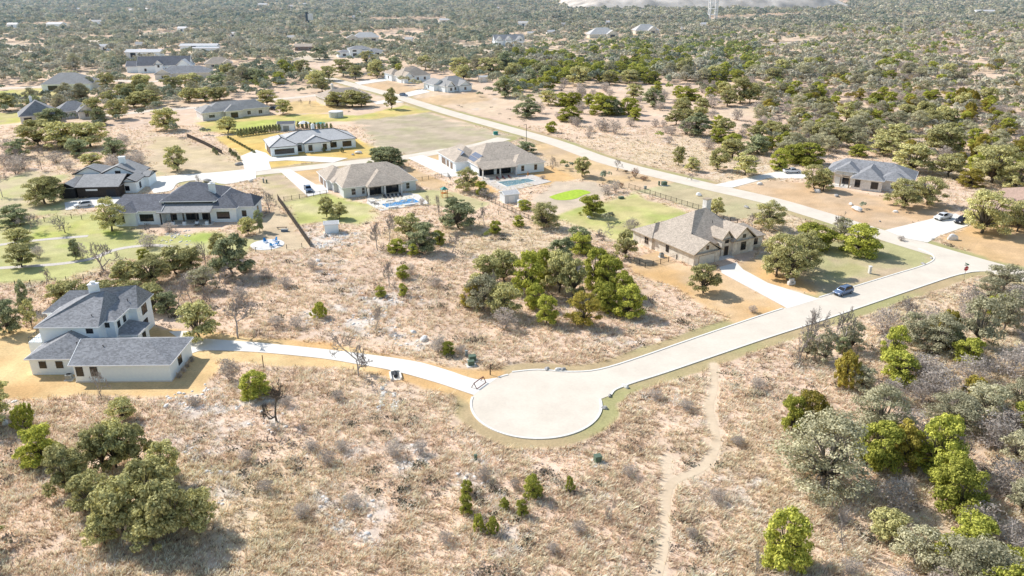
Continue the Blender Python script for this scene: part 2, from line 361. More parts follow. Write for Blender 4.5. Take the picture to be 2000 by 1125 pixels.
# ------------------------------------------------------------------ ground colours
GOLD = (.68, .43, .20); TAN = (.62, .46, .30); GREEN = (.36, .36, .10); DRYG = (.47, .42, .21); MEAD = (.755, .56, .41)
LAWNS = [   # outline in survey pixels, colour, second colour, edge softness in m
 (W((-200, 660), (60, 640), (100, 650), (300, 638), (480, 656), (620, 668), (780, 694), (880, 718), (990, 724), (965, 745), (925, 790), (880, 768), (800, 747), (650, 722), (500, 706), (425, 705), (432, 722), (392, 770), (200, 778), (-200, 775)), GOLD, (.72, .52, .27), .8), (W((-300, 20), (-299, 20), (-299, 21)), GOLD, (0.687, 0.454, 0.214), .8),
 (W((1225, 503), (1285, 492), (1340, 520), (1410, 535), (1480, 572), (1540, 603), (1445, 630), (1375, 603), (1315, 562), (1235, 535)), GOLD, (0.687, 0.486, 0.289), 1.2),
 (W((1436, 512), (1480, 503), (1560, 535), (1605, 560), (1600, 582), (1500, 553), (1450, 527)), GOLD, (0.613, 0.433, 0.246), .8),
 (W((1735, 470), (1800, 490), (1822, 505), (1790, 522), (1680, 556), (1600, 580), (1590, 560), (1520, 530), (1470, 500), (1560, 480), (1690, 470)), (0.560, 0.433, 0.289), (0.454, 0.422, 0.214), 1.5),
 (W((1615, 522), (1660, 515), (1690, 525), (1640, 545), (1615, 535)), GREEN, DRYG, 1.5),
 (W((1087, 425), (1120, 402), (1170, 396), (1238, 376), (1352, 417), (1325, 432), (1275, 442), (1235, 475), (1195, 468), (1130, 445)), (0.454, 0.475, 0.160), (0.581, 0.507, 0.235), 1.6),
 (W((1240, 372), (1320, 355), (1495, 398), (1540, 420), (1440, 425), (1350, 410)), (0.518, 0.465, 0.268), (0.560, 0.465, 0.289), 1.5),
 (W((1020, 330), (1075, 323), (1140, 345), (1075, 362), (1010, 355)), (0.666, 0.443, 0.224), GOLD, 1.),
 (W((1030, 280), (1072, 281), (1325, 356), (1240, 372), (1140, 352), (1090, 330)), (0.634, 0.465, 0.300), (0.666, 0.475, 0.268), 1.2),
 (W((1035, 392), (1085, 355), (1160, 355), (1190, 375), (1150, 400), (1080, 420)), (0.645, 0.518, 0.386), (0.581, 0.475, 0.354), .8),
 (W((545, 392), (640, 378), (690, 392), (725, 398), (735, 420), (700, 440), (630, 432), (580, 440)), (0.475, 0.475, 0.170), (0.581, 0.518, 0.268), 1.8),
 (W((500, 440), (545, 395), (605, 480), (560, 492), (500, 490)), (0.624, 0.496, 0.332), (0.645, 0.496, 0.332), 1.),
 (W((567, 334), (650, 322), (640, 352), (617, 360)), (0.624, 0.443, 0.268), (0.645, 0.433, 0.214), .6),
 (W((505, 352), (545, 336), (600, 384), (560, 392), (515, 395)), (0.560, 0.433, 0.300), (0.539, 0.454, 0.246), 1.),
 (W((790, 318), (830, 338), (875, 358), (850, 372), (800, 350)), (0.666, 0.454, 0.246), TAN, .8),
 (W((825, 303), (900, 290), (890, 318), (865, 316)), (0.624, 0.443, 0.268), (0.645, 0.454, 0.246), .6),
 (W((930, 352), (980, 376), (950, 380), (905, 350)), (0.666, 0.433, 0.203), GOLD, .6),
 (W((800, 372), (860, 372), (960, 395), (930, 410), (820, 400)), (0.581, 0.496, 0.289), (0.518, 0.475, 0.246), 1.),
 (W((420, 268), (520, 258), (700, 272), (745, 292), (735, 306), (600, 318), (500, 332), (470, 305)), (0.708, 0.486, 0.170), (0.666, 0.507, 0.192), .8),
 (W((385, 240), (470, 228), (530, 225), (620, 222), (700, 226), (790, 205), (838, 218), (740, 234), (640, 238), (560, 248), (480, 262), (400, 258)), (0.528, 0.496, 0.170), (0.666, 0.518, 0.214), 1.5),
 (W((430, 240), (540, 232), (575, 238), (560, 248), (480, 258)), (0.475, 0.518, 0.138), (0.496, 0.496, 0.160), 2),
 (W((550, 200), (620, 195), (680, 215), (620, 222), (560, 222)), (0.666, 0.486, 0.246), (0.645, 0.475, 0.246), 1.5),
 (W((-100, 186), (60, 172), (180, 168), (180, 182), (110, 190), (20, 205)), (0.518, 0.518, 0.160), (0.613, 0.507, 0.246), 2),
 (W((-60, 222), (40, 220), (60, 238), (-60, 250)), (0.539, 0.518, 0.170), (0.560, 0.475, 0.246), 2),
 (W((-100, 425), (60, 425), (180, 415), (235, 440), (330, 470), (480, 465), (500, 470), (470, 492), (250, 510), (120, 550), (-100, 560)), (0.528, 0.486, 0.246), (0.496, 0.486, 0.203), 2),
 (W((60, 447), (170, 430), (175, 455), (75, 466)), (0.454, 0.496, 0.127), (0.539, 0.496, 0.203), 2),
 (W((200, 450), (300, 462), (400, 452), (440, 462), (400, 472), (300, 470), (230, 478)), (0.412, 0.475, 0.127), (0.496, 0.475, 0.181), 1.5),
 (W((120, 480), (230, 470), (220, 485), (150, 500)), (0.475, 0.507, 0.170), (0.518, 0.496, 0.214), 2.5),
 (W((-20, 350), (60, 335), (130, 345), (120, 400), (160, 420), (-20, 420)), (0.528, 0.507, 0.235), (0.581, 0.475, 0.311), 3),
 (W((290, 330), (345, 325), (345, 338), (300, 345)), (0.528, 0.496, 0.246), TAN, 2),
 (W((350, 358), (400, 347), (460, 346), (440, 360), (370, 372)), (0.560, 0.454, 0.268), (0.518, 0.475, 0.224), .8),
 (W((290, 260), (420, 290), (490, 330), (360, 345), (280, 335)), (0.613, 0.486, 0.332), (0.624, 0.496, 0.311), 4),
 (W((700, 166), (760, 156), (835, 182), (800, 190), (735, 178)), (0.666, 0.465, 0.278), TAN, 1.5),
 (W((805, 192), (935, 180), (960, 195), (900, 205), (850, 205)), (0.666, 0.475, 0.289), TAN, 1.5),
 (W((1440, 368), (1500, 352), (1600, 360), (1700, 380), (1840, 392), (1865, 410), (1830, 426), (1738, 449), (1690, 442), (1560, 402)), (0.634, 0.433, 0.257), (0.624, 0.454, 0.300), 1.2),
 (W((1828, 464), (1905, 438), (2120, 452), (2120, 545), (1935, 506)), (0.666, 0.454, 0.257), (0.645, 0.433, 0.224), 1.),
 (W((700, 235), (830, 222), (985, 265), (900, 290), (800, 300), (730, 285)), (0.528, 0.433, 0.322), (0.475, 0.422, 0.268), 3),
 (W((1240, 60), (1270, 60), (1275, 75), (1225, 76)), (0.687, 0.539, 0.300), TAN, 3),
 (W((1150, 74), (1205, 72), (1205, 82), (1150, 82)), (0.560, 0.539, 0.246), TAN, 3),
 (W((360, 130), (400, 134), (440, 138), (400, 145)), (0.687, 0.528, 0.300), TAN, 2),
]
PUTT = smooth_line(W((1072, 385), (1085, 380), (1107, 374), (1128, 370.5), (1147, 373), (1153, 377), (1140, 381), (1125, 388), (1105, 391), (1085, 390), (1072, 385)))
CLEAR = [(W((250, 66), (420, 60), (430, 68), (260, 74)),), (W((430, 26), (600, 20), (610, 25), (440, 32)),), (W((900, 86), (985, 92), (960, 100), (880, 96)),), (W((1500, 84), (1600, 78), (1640, 90), (1520, 96)),), (W((1640, 36), (1800, 30), (1820, 36), (1660, 42)),), (W((0, 84), (110, 92), (100, 104), (0, 102)),), (W((1700, 120), (1760, 112), (1775, 124), (1710, 130)),), (W((1400, 120), (1470, 110), (1460, 122), (1400, 128)),), (W((560, 112), (650, 106), (640, 120), (560, 120)),),   # pale bare ground streaks far off
 (W((0, 52), (140, 46), (180, 52), (20, 60)),), (W((150, 78), (230, 74), (235, 86), (150, 88)),), (W((110, 35), (200, 32), (180, 40)),),
 (W((700, 40), (880, 38), (870, 48), (720, 48)),), (W((1080, 95), (1130, 105), (1060, 118), (1060, 100)),), (W((1370, 36), (1560, 30), (1600, 36), (1380, 48)),)]
ROCKY = [W((600, 455), (700, 455), (705, 478), (610, 488)), W((615, 490), (640, 500), (700, 560), (760, 610), (800, 650), (850, 680), (800, 690), (720, 640), (690, 585), (640, 540)),
 W((580, 600), (660, 590), (760, 600), (780, 640), (690, 660), (600, 640)), W((320, 775), (420, 745), (500, 765), (560, 800), (560, 850), (460, 840), (360, 810)), W((700, 580), (800, 560), (840, 590), (780, 620)),
 W((330, 855), (430, 880), (470, 960), (440, 1010), (400, 930)), W((750, 870), (830, 860), (860, 900), (780, 920)), W((620, 960), (760, 980), (720, 1060), (620, 1050)), W((860, 920), (960, 930), (980, 960), (900, 960)),
 W((20, 780), (90, 800), (60, 820), (0, 810)), W((320, 455), (370, 450), (375, 480), (310, 478)), W((1560, 900), (1640, 870), (1660, 900), (1580, 940))]
def nz(X, Y): return (fbm(X, Y, 6, 4, 3)-.5)
def ground(X, Y):
    """base colour and weight of tall wild grass at world points"""
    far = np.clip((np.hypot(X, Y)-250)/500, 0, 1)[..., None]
    n1 = fbm(X, Y, 26, 5, 1)[..., None]; n2 = fbm(X, Y, 5, 4, 21)[..., None]; n3 = fbm(X, Y, 1.6, 3, 31)[..., None]
    c = np.array(MEAD)*(.86+.28*n1)*(1+.3*(n2-.5))
    green = np.clip((fbm(X, Y, 40, 4, 51)-.52)*6, 0, 1)[..., None]*.3
    c = c*(1-green)+np.array((.61, .545, .34))*(.85+.3*n2)*green
    pink = np.clip((fbm(X, Y, 18, 4, 61)-.5)*5, 0, 1)[..., None]*.5
    c = c*(1-pink)+np.array((.70, .52, .395))*(.9+.2*n2)*pink
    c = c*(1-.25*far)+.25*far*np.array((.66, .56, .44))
    c *= (.85+.3*n3)
    wild = np.ones(X.shape)
    rk = np.full(X.shape, -1e3)
    for p in ROCKY: rk = np.maximum(rk, sdist(X, Y, p))
    rw = np.clip((rk+3)/5, 0, 1)*np.clip((fbm(X, Y, 2.2, 4, 71)-.52)*9, 0, 1)
    any_rock = np.clip((fbm(X, Y, 9, 5, 81)-.66)*10, 0, 1)*np.clip((fbm(X, Y, 1.5, 2, 82)-.45)*6, 0, 1)*.7
    rw = np.maximum(rw, any_rock)
    rw = rw*.7; c = c*(1-rw[..., None])+np.array((.74, .68, .61))*(.7+.5*n3)*rw[..., None]; wild *= 1-.8*rw
    # mown verges beside the roads
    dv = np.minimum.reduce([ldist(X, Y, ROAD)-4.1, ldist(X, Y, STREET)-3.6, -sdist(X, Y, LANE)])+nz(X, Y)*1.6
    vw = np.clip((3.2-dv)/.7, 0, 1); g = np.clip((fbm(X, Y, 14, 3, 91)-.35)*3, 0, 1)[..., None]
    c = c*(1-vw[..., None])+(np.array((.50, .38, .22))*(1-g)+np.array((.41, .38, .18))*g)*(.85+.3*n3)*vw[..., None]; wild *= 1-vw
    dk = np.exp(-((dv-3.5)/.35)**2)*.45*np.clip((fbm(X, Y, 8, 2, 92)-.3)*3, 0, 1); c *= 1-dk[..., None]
    for poly, c1, c2, soft in LAWNS:
        d = sdist(X, Y, poly)+nz(X, Y)*soft*4; k = np.clip(d/soft*.6+.5, 0, 1)[..., None]
        m = np.clip((fbm(X, Y, 9, 4, 41)-.35)*3.3, 0, 1)[..., None]
        c = c*(1-k)+(np.array(c1)*(1-m)+np.array(c2)*m)*(.80+.40*n2)*(.86+.28*n3)*k; wild *= 1-k[..., 0]
    for (poly,) in CLEAR:
        k = np.clip(sdist(X, Y, poly)/8+.5, 0, 1)[..., None]; c = c*(1-k)+np.array((.68, .58, .46))*k; wild *= 1-k[..., 0]
    tw = np.clip((1.25-np.minimum(ldist(X, Y, TRAIL), ldist(X, Y, TRAIL2))+nz(X, Y)*.8)/.5, 0, 1)
    c = c*(1-tw[..., None])+np.array((.72, .57, .41))*(.9+.2*n3)*tw[..., None]; wild *= 1-tw
    bb = np.clip((-sdist(X, Y, PUTT)+.0)/.1, 0, 1)
    return np.clip(c, .01, .9), wild
# one terrain sheet, finer near by, coarse towards the horizon
ys = [45.]
while ys[-1] < 5200: ys.append(ys[-1]*(1.0042 if ys[-1] < 420 else 1.012)+.0)
ys = np.array(ys); nx = 700; u = np.linspace(-1, 1, nx)
GY, GU = np.meshgrid(ys, u, indexing='ij'); GX = GU*(GY*.90+60)
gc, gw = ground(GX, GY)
GZ = np.where(GY > 1500, 0, 0)+0.
hill = np.clip((GY-1900)/1600, 0, 1); GZ = hill*hill*70*(.6+.8*fbm(GX, GY, 900, 3, 5))
ny = len(ys); idx = np.arange(ny*nx).reshape(ny, nx)
Q = np.stack([idx[:-1, :-1], idx[:-1, 1:], idx[1:, 1:], idx[1:, :-1]], -1).reshape(-1, 4)
V = np.stack([GX, GY, GZ], -1).reshape(-1, 3)
gm = bpy.data.materials.new('ground'); gm.use_nodes = True; t = gm.node_tree; b = t.nodes['Principled BSDF']; b.inputs['Roughness'].default_value = 1; b.inputs['Specular IOR Level'].default_value = .05
a = t.nodes.new('ShaderNodeAttribute'); a.attribute_name = 'col'; tc = t.nodes.new('ShaderNodeTexCoord')
n1 = t.nodes.new('ShaderNodeTexNoise'); n1.inputs['Scale'].default_value = 2.4; n1.inputs['Detail'].default_value = 6; n1.inputs['Roughness'].default_value = .7
t.links.new(tc.outputs['Object'], n1.inputs['Vector'])
mr = t.nodes.new('ShaderNodeMapRange'); mr.inputs[1].default_value = .3; mr.inputs[2].default_value = .7; mr.inputs[3].default_value = .82; mr.inputs[4].default_value = 1.18; t.links.new(n1.outputs['Fac'], mr.inputs[0])
hs = t.nodes.new('ShaderNodeHueSaturation'); t.links.new(a.outputs['Color'], hs.inputs['Color']); t.links.new(mr.outputs[0], hs.inputs['Value']); t.links.new(hs.outputs[0], b.inputs['Base Color'])
bp = t.nodes.new('ShaderNodeBump'); bp.inputs['Strength'].default_value = .7; bp.inputs['Distance'].default_value = .12; t.links.new(n1.outputs['Fac'], bp.inputs['Height']); t.links.new(bp.outputs[0], b.inputs['Normal'])
M['ground'] = gm
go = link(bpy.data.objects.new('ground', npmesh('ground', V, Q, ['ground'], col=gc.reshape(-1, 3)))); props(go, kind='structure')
sheet('trail', [ribbon(TRAIL, 1.3)[0]+ribbon(TRAIL, 1.3)[1][::-1]], .02, 'dirt')
M['turf'] = mat('putting_turf', (.40, .54, .05), .9, .2, .9)
props(sheet('putting_green', [PUTT], .05, 'turf', None), 'bright lime artificial putting green with curved edge behind the pool', 'putting green'); 
# ------------------------------------------------------------------ houses
class House:
    def __init__(s, name, O, ang, label, wall, roof, trim='trim', group=None, cat='house'):
        s.e = empty(name, (O[0], O[1], 0), math.radians(ang), label, cat, group); s.O = O; s.a = math.radians(ang)
        s.wm, s.rm, s.tm = wall, roof, trim; s.trim = MB(); s.walls = {}; s.n = 0; s.foot = []
    def wb(s, m): return s.walls.setdefault(m or s.wm, MB())
    def wing(s, x0, y0, x1, y1, h, rh, ridge=None, gable='', oh=.5, wall=None, roof=None, z0=0, base=0., gut=True):
        """one wing: walls and a hip or gable roof. gable: which ends ('l','r' for an x ridge, 'f','b' for a y ridge) are gables"""
        s.n += 1; q = .0023*s.n
        W_ = s.wb(wall); W_.box(x0+q, x1-q, y0+q, y1-q, base, h-.01-q)
        s.foot.append((x0, y0, x1, y1))
        w_, d_ = x1-x0, y1-y0; ax = 'x' if w_ >= d_ else 'y'
        if gable: ax = 'x' if ('l' in gable or 'r' in gable) else 'y'
        X0, X1, Y0, Y1 = x0-oh, x1+oh, y0-oh, y1+oh
        if ridge is None:
            if ax == 'x':
                m = (Y1-Y0)/2; k = min(m, (X1-X0)/2*.98); cy = (Y0+Y1)/2
                ridge = (X0+(0 if 'l' in gable else k), cy, X1-(0 if 'r' in gable else k), cy)
            else:
                m = (X1-X0)/2; k = min(m, (Y1-Y0)/2*.98); cx = (X0+X1)/2
                ridge = (cx, Y0+(0 if 'f' in gable else k), cx, Y1-(0 if 'b' in gable else k))
        else: ax = 'x' if abs(ridge[2]-ridge[0]) >= abs(ridge[3]-ridge[1]) else 'y'
        t = .2+q; a = (ridge[0], ridge[1], rh+q); b = (ridge[2], ridge[3], rh+q)
        R = MB(); z = h+q; B = [(X0, Y0, z), (X1, Y0, z), (X1, Y1, z), (X0, Y1, z)]; T = [(p[0], p[1], z+t) for p in B]
        for i in range(4): R.quad(B[i], B[(i+1) % 4], T[(i+1) % 4], T[i])
        R.quad(*B[::-1])
        if ax == 'x':
            R.quad(T[0], T[1], b, a); R.quad(T[2], T[3], a, b)
            if 'l' not in gable: R.quad(T[3], T[0], a)
            if 'r' not in gable: R.quad(T[1], T[2], b)
            for c, p, sg in (('l', a, -1), ('r', b, 1)):
                if c in gable:
                    xx = p[0]-sg*oh; W_.quad((xx, y0, h-.1), (xx, y1, h-.1), (xx, p[1], rh-.12))
                    for yy in (Y0, Y1): s.trim.bar((p[0]+sg*.03, yy, z+.1), (p[0]+sg*.03, p[1], rh+q-.06), .1, .24)
        else:
            R.quad(T[3], T[0], a, b); R.quad(T[1], T[2], b, a)
            if 'f' not in gable: R.quad(T[0], T[1], a)
            if 'b' not in gable: R.quad(T[2], T[3], b)
            for c, p, sg in (('f', a, -1), ('b', b, 1)):
                if c in gable:
                    yy = p[1]-sg*oh; W_.quad((x0, yy, h-.1), (x1, yy, h-.1), (p[0], yy, rh-.12))
                    for xx in (X0, X1): s.trim.bar((xx, p[1]+sg*.03, z+.1), (p[0], p[1]+sg*.03, rh+q-.06), .1, .24)
        R.build('roof', roof or s.rm, s.e)
        if gut:
            e = .06
            for i in range(4):
                p, q2 = B[i], B[(i+1) % 4]
                if gable and ((ax == 'x' and ((i == 1 and 'r' in gable) or (i == 3 and 'l' in gable))) or (ax == 'y' and ((i == 0 and 'f' in gable) or (i == 2 and 'b' in gable)))): continue
                s.trim.bar((p[0], p[1], z+.1), (q2[0], q2[1], z+.1), .12+q, .2)
        return s
    def window(s, f, p, q, z, w, h, mull=1, rail=0, frame=None, pane='glass', name='window', sill=False):
        """f: facing f/b/l/r; p: along the wall, q: the wall plane, z: middle height"""
        rot = {'f': 0, 'r': PI/2, 'b': PI, 'l': -PI/2}[f]
        loc = (p, q, z) if f in 'fb' else (q, p, z)
        T = Matrix.Translation(loc) @ Matrix.Rotation(rot, 4, 'Z')
        m = MB(); b = .07
        m.box(-w/2-b, -w/2, -.06, .02, -h/2, h/2, T).box(w/2, w/2+b, -.06, .02, -h/2, h/2, T)
        m.box(-w/2-b, w/2+b, -.062, .02, -h/2-b, -h/2, T).box(-w/2-b, w/2+b, -.062, .02, h/2, h/2+b, T)
        for i in range(1, mull): x = -w/2+w*i/mull; m.box(x-.035, x+.035, -.05, .02, -h/2, h/2, T)
        for i in range(1, rail+1): zz = -h/2+h*i/(rail+1); m.box(-w/2, w/2, -.048, .02, zz-.03, zz+.03, T)
        o = m.build(name, frame or s.tm, s.e)
        g = MB(); g.box(-w/2, w/2, -.03, .01, -h/2, h/2, T); g.build('pane', pane, o)
        return o
    def door(s, f, p, q, w, h, m='dark_wood', name='door', panels=0):
        rot = {'f': 0, 'r': PI/2, 'b': PI, 'l': -PI/2}[f]; loc = (p, q, 0) if f in 'fb' else (q, p, 0)
        T = Matrix.Translation(loc) @ Matrix.Rotation(rot, 4, 'Z')
        k = MB(); k.box(-w/2, w/2, -.05, .02, .03, h, T)
        for i in range(panels):
            zz = .1+(h-.2)*i/panels; k.box(-w/2+.1, w/2-.1, -.075, -.045, zz+.06, zz+(h-.2)/panels-.06, T)
        o = k.build(name, m, s.e)
        fr = MB(); fr.box(-w/2-.12, -w/2, -.07, .02, .02, h+.1, T).box(w/2, w/2+.12, -.07, .02, .02, h+.1, T).box(-w/2, w/2, -.07, .02, h, h+.1, T); fr.build('frame', s.tm, o)
    def chimney(s, x, y, z0, z1, w=1.2, d=1., m='white_wall', cap='trim', pot=True):
        k = MB(); k.box(x-w/2, x+w/2, y-d/2, y+d/2, z0, z1); o = k.build('chimney', m, s.e)
        c = MB(); c.box(x-w/2-.12, x+w/2+.12, y-d/2-.12, y+d/2+.12, z1+.003, z1+.15)
        if pot: c.box(x-.3, x+.3, y-.25, y+.25, z1+.15, z1+.5).box(x-.42, x+.42, y-.36, y+.36, z1+.503, z1+.6)
        c.build('chimney_cap', cap, o)
    def posts(s, pts, h, r=.16, m=None, name='porch_post', z0=0):
        for x, y in pts:
            k = MB(); k.box(x-r, x+r, y-r, y+r, z0, h); k.build(name, m or s.tm, s.e)
    def box(s, name, m, *b, **kw):
        k = MB(); k.box(*b); return k.build(name, m, s.e, **kw)
    def vents(s, pts):
        for x, y, z in pts:
            k = MB(); k.cyl(x, y, z-.4, z+.25, .07, n=8).cyl(x, y, z+.25, z+.3, .11, n=8); k.build('vent_pipe', 'dark_trim', s.e)
    def done(s):
        for m, k in s.walls.items(): k.build('wall', m, s.e)
        if s.trim.v: s.trim.build('gutter', s.tm, s.e)
        xs = [p for f in s.foot for p in ((f[0], f[1]), (f[2], f[1]), (f[2], f[3]), (f[0], f[3]))]
        c, sn = math.cos(s.a), math.sin(s.a)
        HP.append([(s.O[0]+x*c-y*sn, s.O[1]+x*sn+y*c) for x, y in xs]); return s
HP = []
# --- white two-storey house, near left
h = House('white_house', (-58.9, 119.5), 1, 'white two-storey house with slate-grey hip roofs and long single-storey garage wing at left', 'white_wall', 'roof_slate')
h.wing(-16.3, 0, 0, 10, 3.3, 5.9, ridge=(-16.8, 5, -5.4, 5), gable='l'); h.wing(-25.4, 2.9, -15.9, 9.3, 3.1, 5.8, ridge=(-20.4, 6.3, -20.4, 12.5))
h.wing(-26.2, 8.9, -15.7, 20.5, 6.4, 10.0, ridge=(-19.6, 16.2, -17.6, 17.4)); h.wing(-16.6, 11.6, -14.0, 22.0, 6.3, 8.0, ridge=(-16.8, 15, -16.8, 18.5))
h.wing(-24, 17.6, -12.4, 23.9, 6.25, 9.6, ridge=(-20, 19.5, -13.4, 21.2)); h.wing(-29.3, 17.2, -22, 23.6, 5.6, 8.8, ridge=(-26, 20.6, -21, 20.8))
h.wing(-14.2, 12.6, -10.6, 17.2, 3.0, 4.2, ridge=(-14.1, 12.8, -14.1, 17.0), oh=.35)
for x in (-15.35, -12.9): h.window('f', x, 0, 2.15, 1.1, 1.75, 1, 1, 'dark_trim')
for x in (-23.2, -20.3): h.window('f', x, 2.9, 1.95, 1.1, 1.2, 1, 1, 'dark_trim')
h.window('r', 4.6, 0, 2.0, 1.5, 1.7, 2, 1, 'dark_trim')
h.window('f', -17.2, 8.9, 5.6, 1.1, .8, 1, 0, 'dark_trim'); h.window('f', -15.3, 11.6, 5.5, .7, .8, 1, 0, 'dark_trim')
for y in (13.2, 15.6): h.window('r', y, -14.0, 5.0, .9, 1.1, 1, 0, 'dark_trim'); h.window('r', y-.6, -14.0, 2.2, .9, 1.6, 1, 1, 'dark_trim') if y < 13 else h.window('r', 18.4, -13.99, 2.2, .9, 1.6, 1, 1, 'dark_trim')
h.window('r', 20.6, -12.4, 4.9, 2.0, 1.9, 2, 1, 'dark_trim'); h.window('r', 20.2, -12.4, 2.0, 1.8, 1.5, 2, 1, 'dark_trim')
h.window('r', 15, -10.6, 1.7, 1.2, 1.4, 1, 0, 'dark_trim')
h.chimney(-19.6, 17.6, 8.6, 11.2, 1.5, 1.2)
h.box('balcony', 'white_wall', -28.6, -26.25, 8.8, 14.5, 0, 3.5)
k = MB()
for (p, q) in (((-28.5, 8.9), (-26.3, 8.9)), ((-28.5, 8.9), (-28.5, 14.4))):
    k.bar((*p, 4.4), (*q, 4.4), .06)
    for i in range(7): u_ = i/6; x = p[0]+(q[0]-p[0])*u_; y = p[1]+(q[1]-p[1])*u_; k.bar((x, y, 3.5), (x, y, 4.4), .04)
k.build('railing', 'black_iron', h.e)
h.vents([(-21.4, 5.0, 4.7), (-17.2, 4.2, 5.4), (-12.3, 3.4, 5.2), (-17.4, 11, 7.6), (-14.2, 18.4, 7.6)])
h.box('foundation', 'concrete', -16.4, .1, -.08, 9.9, 0, .22); h.done()
# --- dark-roofed white house with pillared back porch
h = House('porch_house', (-98.8, 209.6), 3, 'white house with dark hip roofs and a pillared back porch beside the lawn paths', 'white_wall', 'roof_dark')
h.wing(-13, .2, 1.2, 16, 3.9, 6.6, ridge=(-11.5, 8.6, 1.5, 8.6), gable='r'); h.wing(-11.2, -1.0, -5.4, 6, 3.75, 5.7, ridge=(-8.3, 1.8, -8.3, 8))
h.wing(.6, 3.4, 15.2, 18, 5.6, 9.6, ridge=(6.6, 10.4, 8.6, 10.4)); h.wing(14, 1.6, 21.2, 15, 3.9, 6.9, ridge=(17.4, 6.5, 17.4, 13))
h.wing(19, 3.5, 25.6, 12.5, 3.8, 6.5, ridge=(18.5, 8, 24.2, 8))
R = MB(); R.quad((.2, -1.1, 3.7), (15.0, -1.1, 3.7), (15.0, 3.9, 5.2), (.2, 3.9, 5.2)); R.quad((.2, -1.1, 3.5), (15.0, -1.1, 3.5), (15.0, 3.9, 5.0), (.2, 3.9, 5.0)); R.quad((.2, -1.1, 3.5), (15.0, -1.1, 3.5), (15.0, -1.1, 3.7), (.2, -1.1, 3.7)); R.build('porch_roof', 'roof_grey', h.e)
h.posts([(1.2, -.7), (4.3, -.7), (7.4, -.7), (10.9, -.7), (14.4, -.7)], 3.5, .17, 'dark_trim')
for x in (4.3, 7.4, 10.9, 13.6): h.box('pillar_base', 'white_wall', x-.42, x+.42, -1.12, -.28, 0, 1.0)
h.box('porch_floor', 'concrete', .4, 15, -1.0, 3.4, 0, .25)
h.window('f', -9.6, -1.0, 1.9, 1.9, 1.9, 2, 0, 'dark_trim'); h.window('f', -3.0, .2, 2.0, 3.6, 1.9, 3, 0, 'dark_trim')
for x, w_ in ((3.2, 1.6), (8.4, 3.4), (12.4, 2.4)): h.window('f', x, 3.4, 1.6, w_, 2.5, 3, 0, 'dark_trim')
h.window('f', 17.6, 1.6, 2.0, 3.4, 1.9, 3, 0, 'dark_trim'); h.window('f', 22.9, 3.5, 1.9, 1.1, 1.6, 1, 0, 'dark_trim'); h.window('r', 8, 25.6, 1.9, 1.2, 1.7, 1, 0, 'dark_trim')
h.box('clerestory', 'dark_trim', 1.2, 14.6, 3.3, 3.38, 5.1, 5.58)
h.chimney(13.4, 8.2, 5.5, 9.4, 1.6, 1.2); h.vents([(21.5, 9, 6.2), (23, 9, 6.0), (19, 7, 6.2)]); h.done()
# --- black and white gabled house
h = House('gabled_house', (-123.5, 239.8), 5, 'modern house of white and charcoal gables with grey roofs beyond the dark-roofed porch house', 'white_wall', 'roof_grey', 'dark_trim')
h.wing(-12, -1.6, .4, 12, 3.3, 5.7, ridge=(-12.5, 6, .9, 6), gable='lr', wall='dark_wood', roof='roof_grey'); h.wing(-17.4, -1.8, -12.6, 9, 3.2, 4.9, gable='f', wall='charcoal')
h.wing(-.4, 3.4, 4.0, 12, 3.5, 4.9, gable='f'); h.wing(-10, 10.6, 2.6, 20, 4.0, 7.2, gable='fb'); h.wing(-19.2, 14.5, -9.6, 24, 3.6, 6.2, gable='f')
h.wing(2.4, 11, 5.4, 18, 3.3, 4.6, gable='r')
h.window('f', -7.6, -1.6, 2.5, 3.4, .4, 4, 0, 'white_paint', 'white_paint'); h.window('f', 1.2, 3.4, 1.5, 1.2, 1.4, 1, 0, 'dark_trim')
h.window('r', 7, 4.0, 1.7, 1.4, 1.8, 1, 0, 'dark_trim'); h.window('f', -3.7, 10.6, 4.9, 1.6, 1.2, 2, 0, 'dark_trim'); h.window('f', -15.8, 14.5, 2.2, 1.2, 1.6, 1, 0, 'dark_trim')
h.door('f', -1.9, -1.6, 2.6, 2.5, 'charcoal', 'garage_door', 4); h.chimney(-3.6, 15.5, 5.5, 9.0, 1.8, 1.5, pot=False); h.done()
# --- hip-roofed house with pool
h = House('pool_house', (-52.3, 236.8), 25, 'grey stucco house with broad tan-grey hip roof and a blue pool behind its porch', 'grey_wall', 'roof_tan')
h.wing(0, .1, 23.5, 21, 3.2, 8.0, ridge=(5.6, 10.8, 17, 9.8)); h.wing(-2.4, 12, 5, 25, 3.1, 6.0, ridge=(1.6, 18, 1.6, 21)); h.wing(-1.2, 8.5, 3, 14, 3.0, 4.4)
R = House.wing
# porch hip on columns
k = MB(); X0, X1, Y0, Y1 = 6.8, 18.6, -2.6, 7; z = 3.22
for a_, b_ in (((X0, Y0), (X1, Y0)), ((X1, Y0), (X1, Y1)), ((X1, Y1), (X0, Y1)), ((X0, Y1), (X0, Y0))): k.quad((*a_, z), (*b_, z), (*b_, z+.2), (*a_, z+.2))
k.quad((X0, Y0, z), (X0, Y1, z), (X1, Y1, z), (X1, Y0, z)); k.quad((X0, Y0, z+.2), (X1, Y0, z+.2), (12.7, 4.2, 6.7)); k.quad((X0, Y1, z+.2), (X0, Y0, z+.2), (12.7, 4.2, 6.7), (12.7, 9, 6.7)); k.quad((X1, Y0, z+.2), (X1, Y1, z+.2), (12.7, 9, 6.7), (12.7, 4.2, 6.7))
k.build('porch_roof', 'roof_tan', h.e)
h.posts([(7.3, -2.0), (12.6, -2.0), (18, -2.0)], 3.2, .26, 'pale_stone'); h.box('porch_floor', 'pavers', 6.9, 18.5, -2.5, .1, 0, .09)
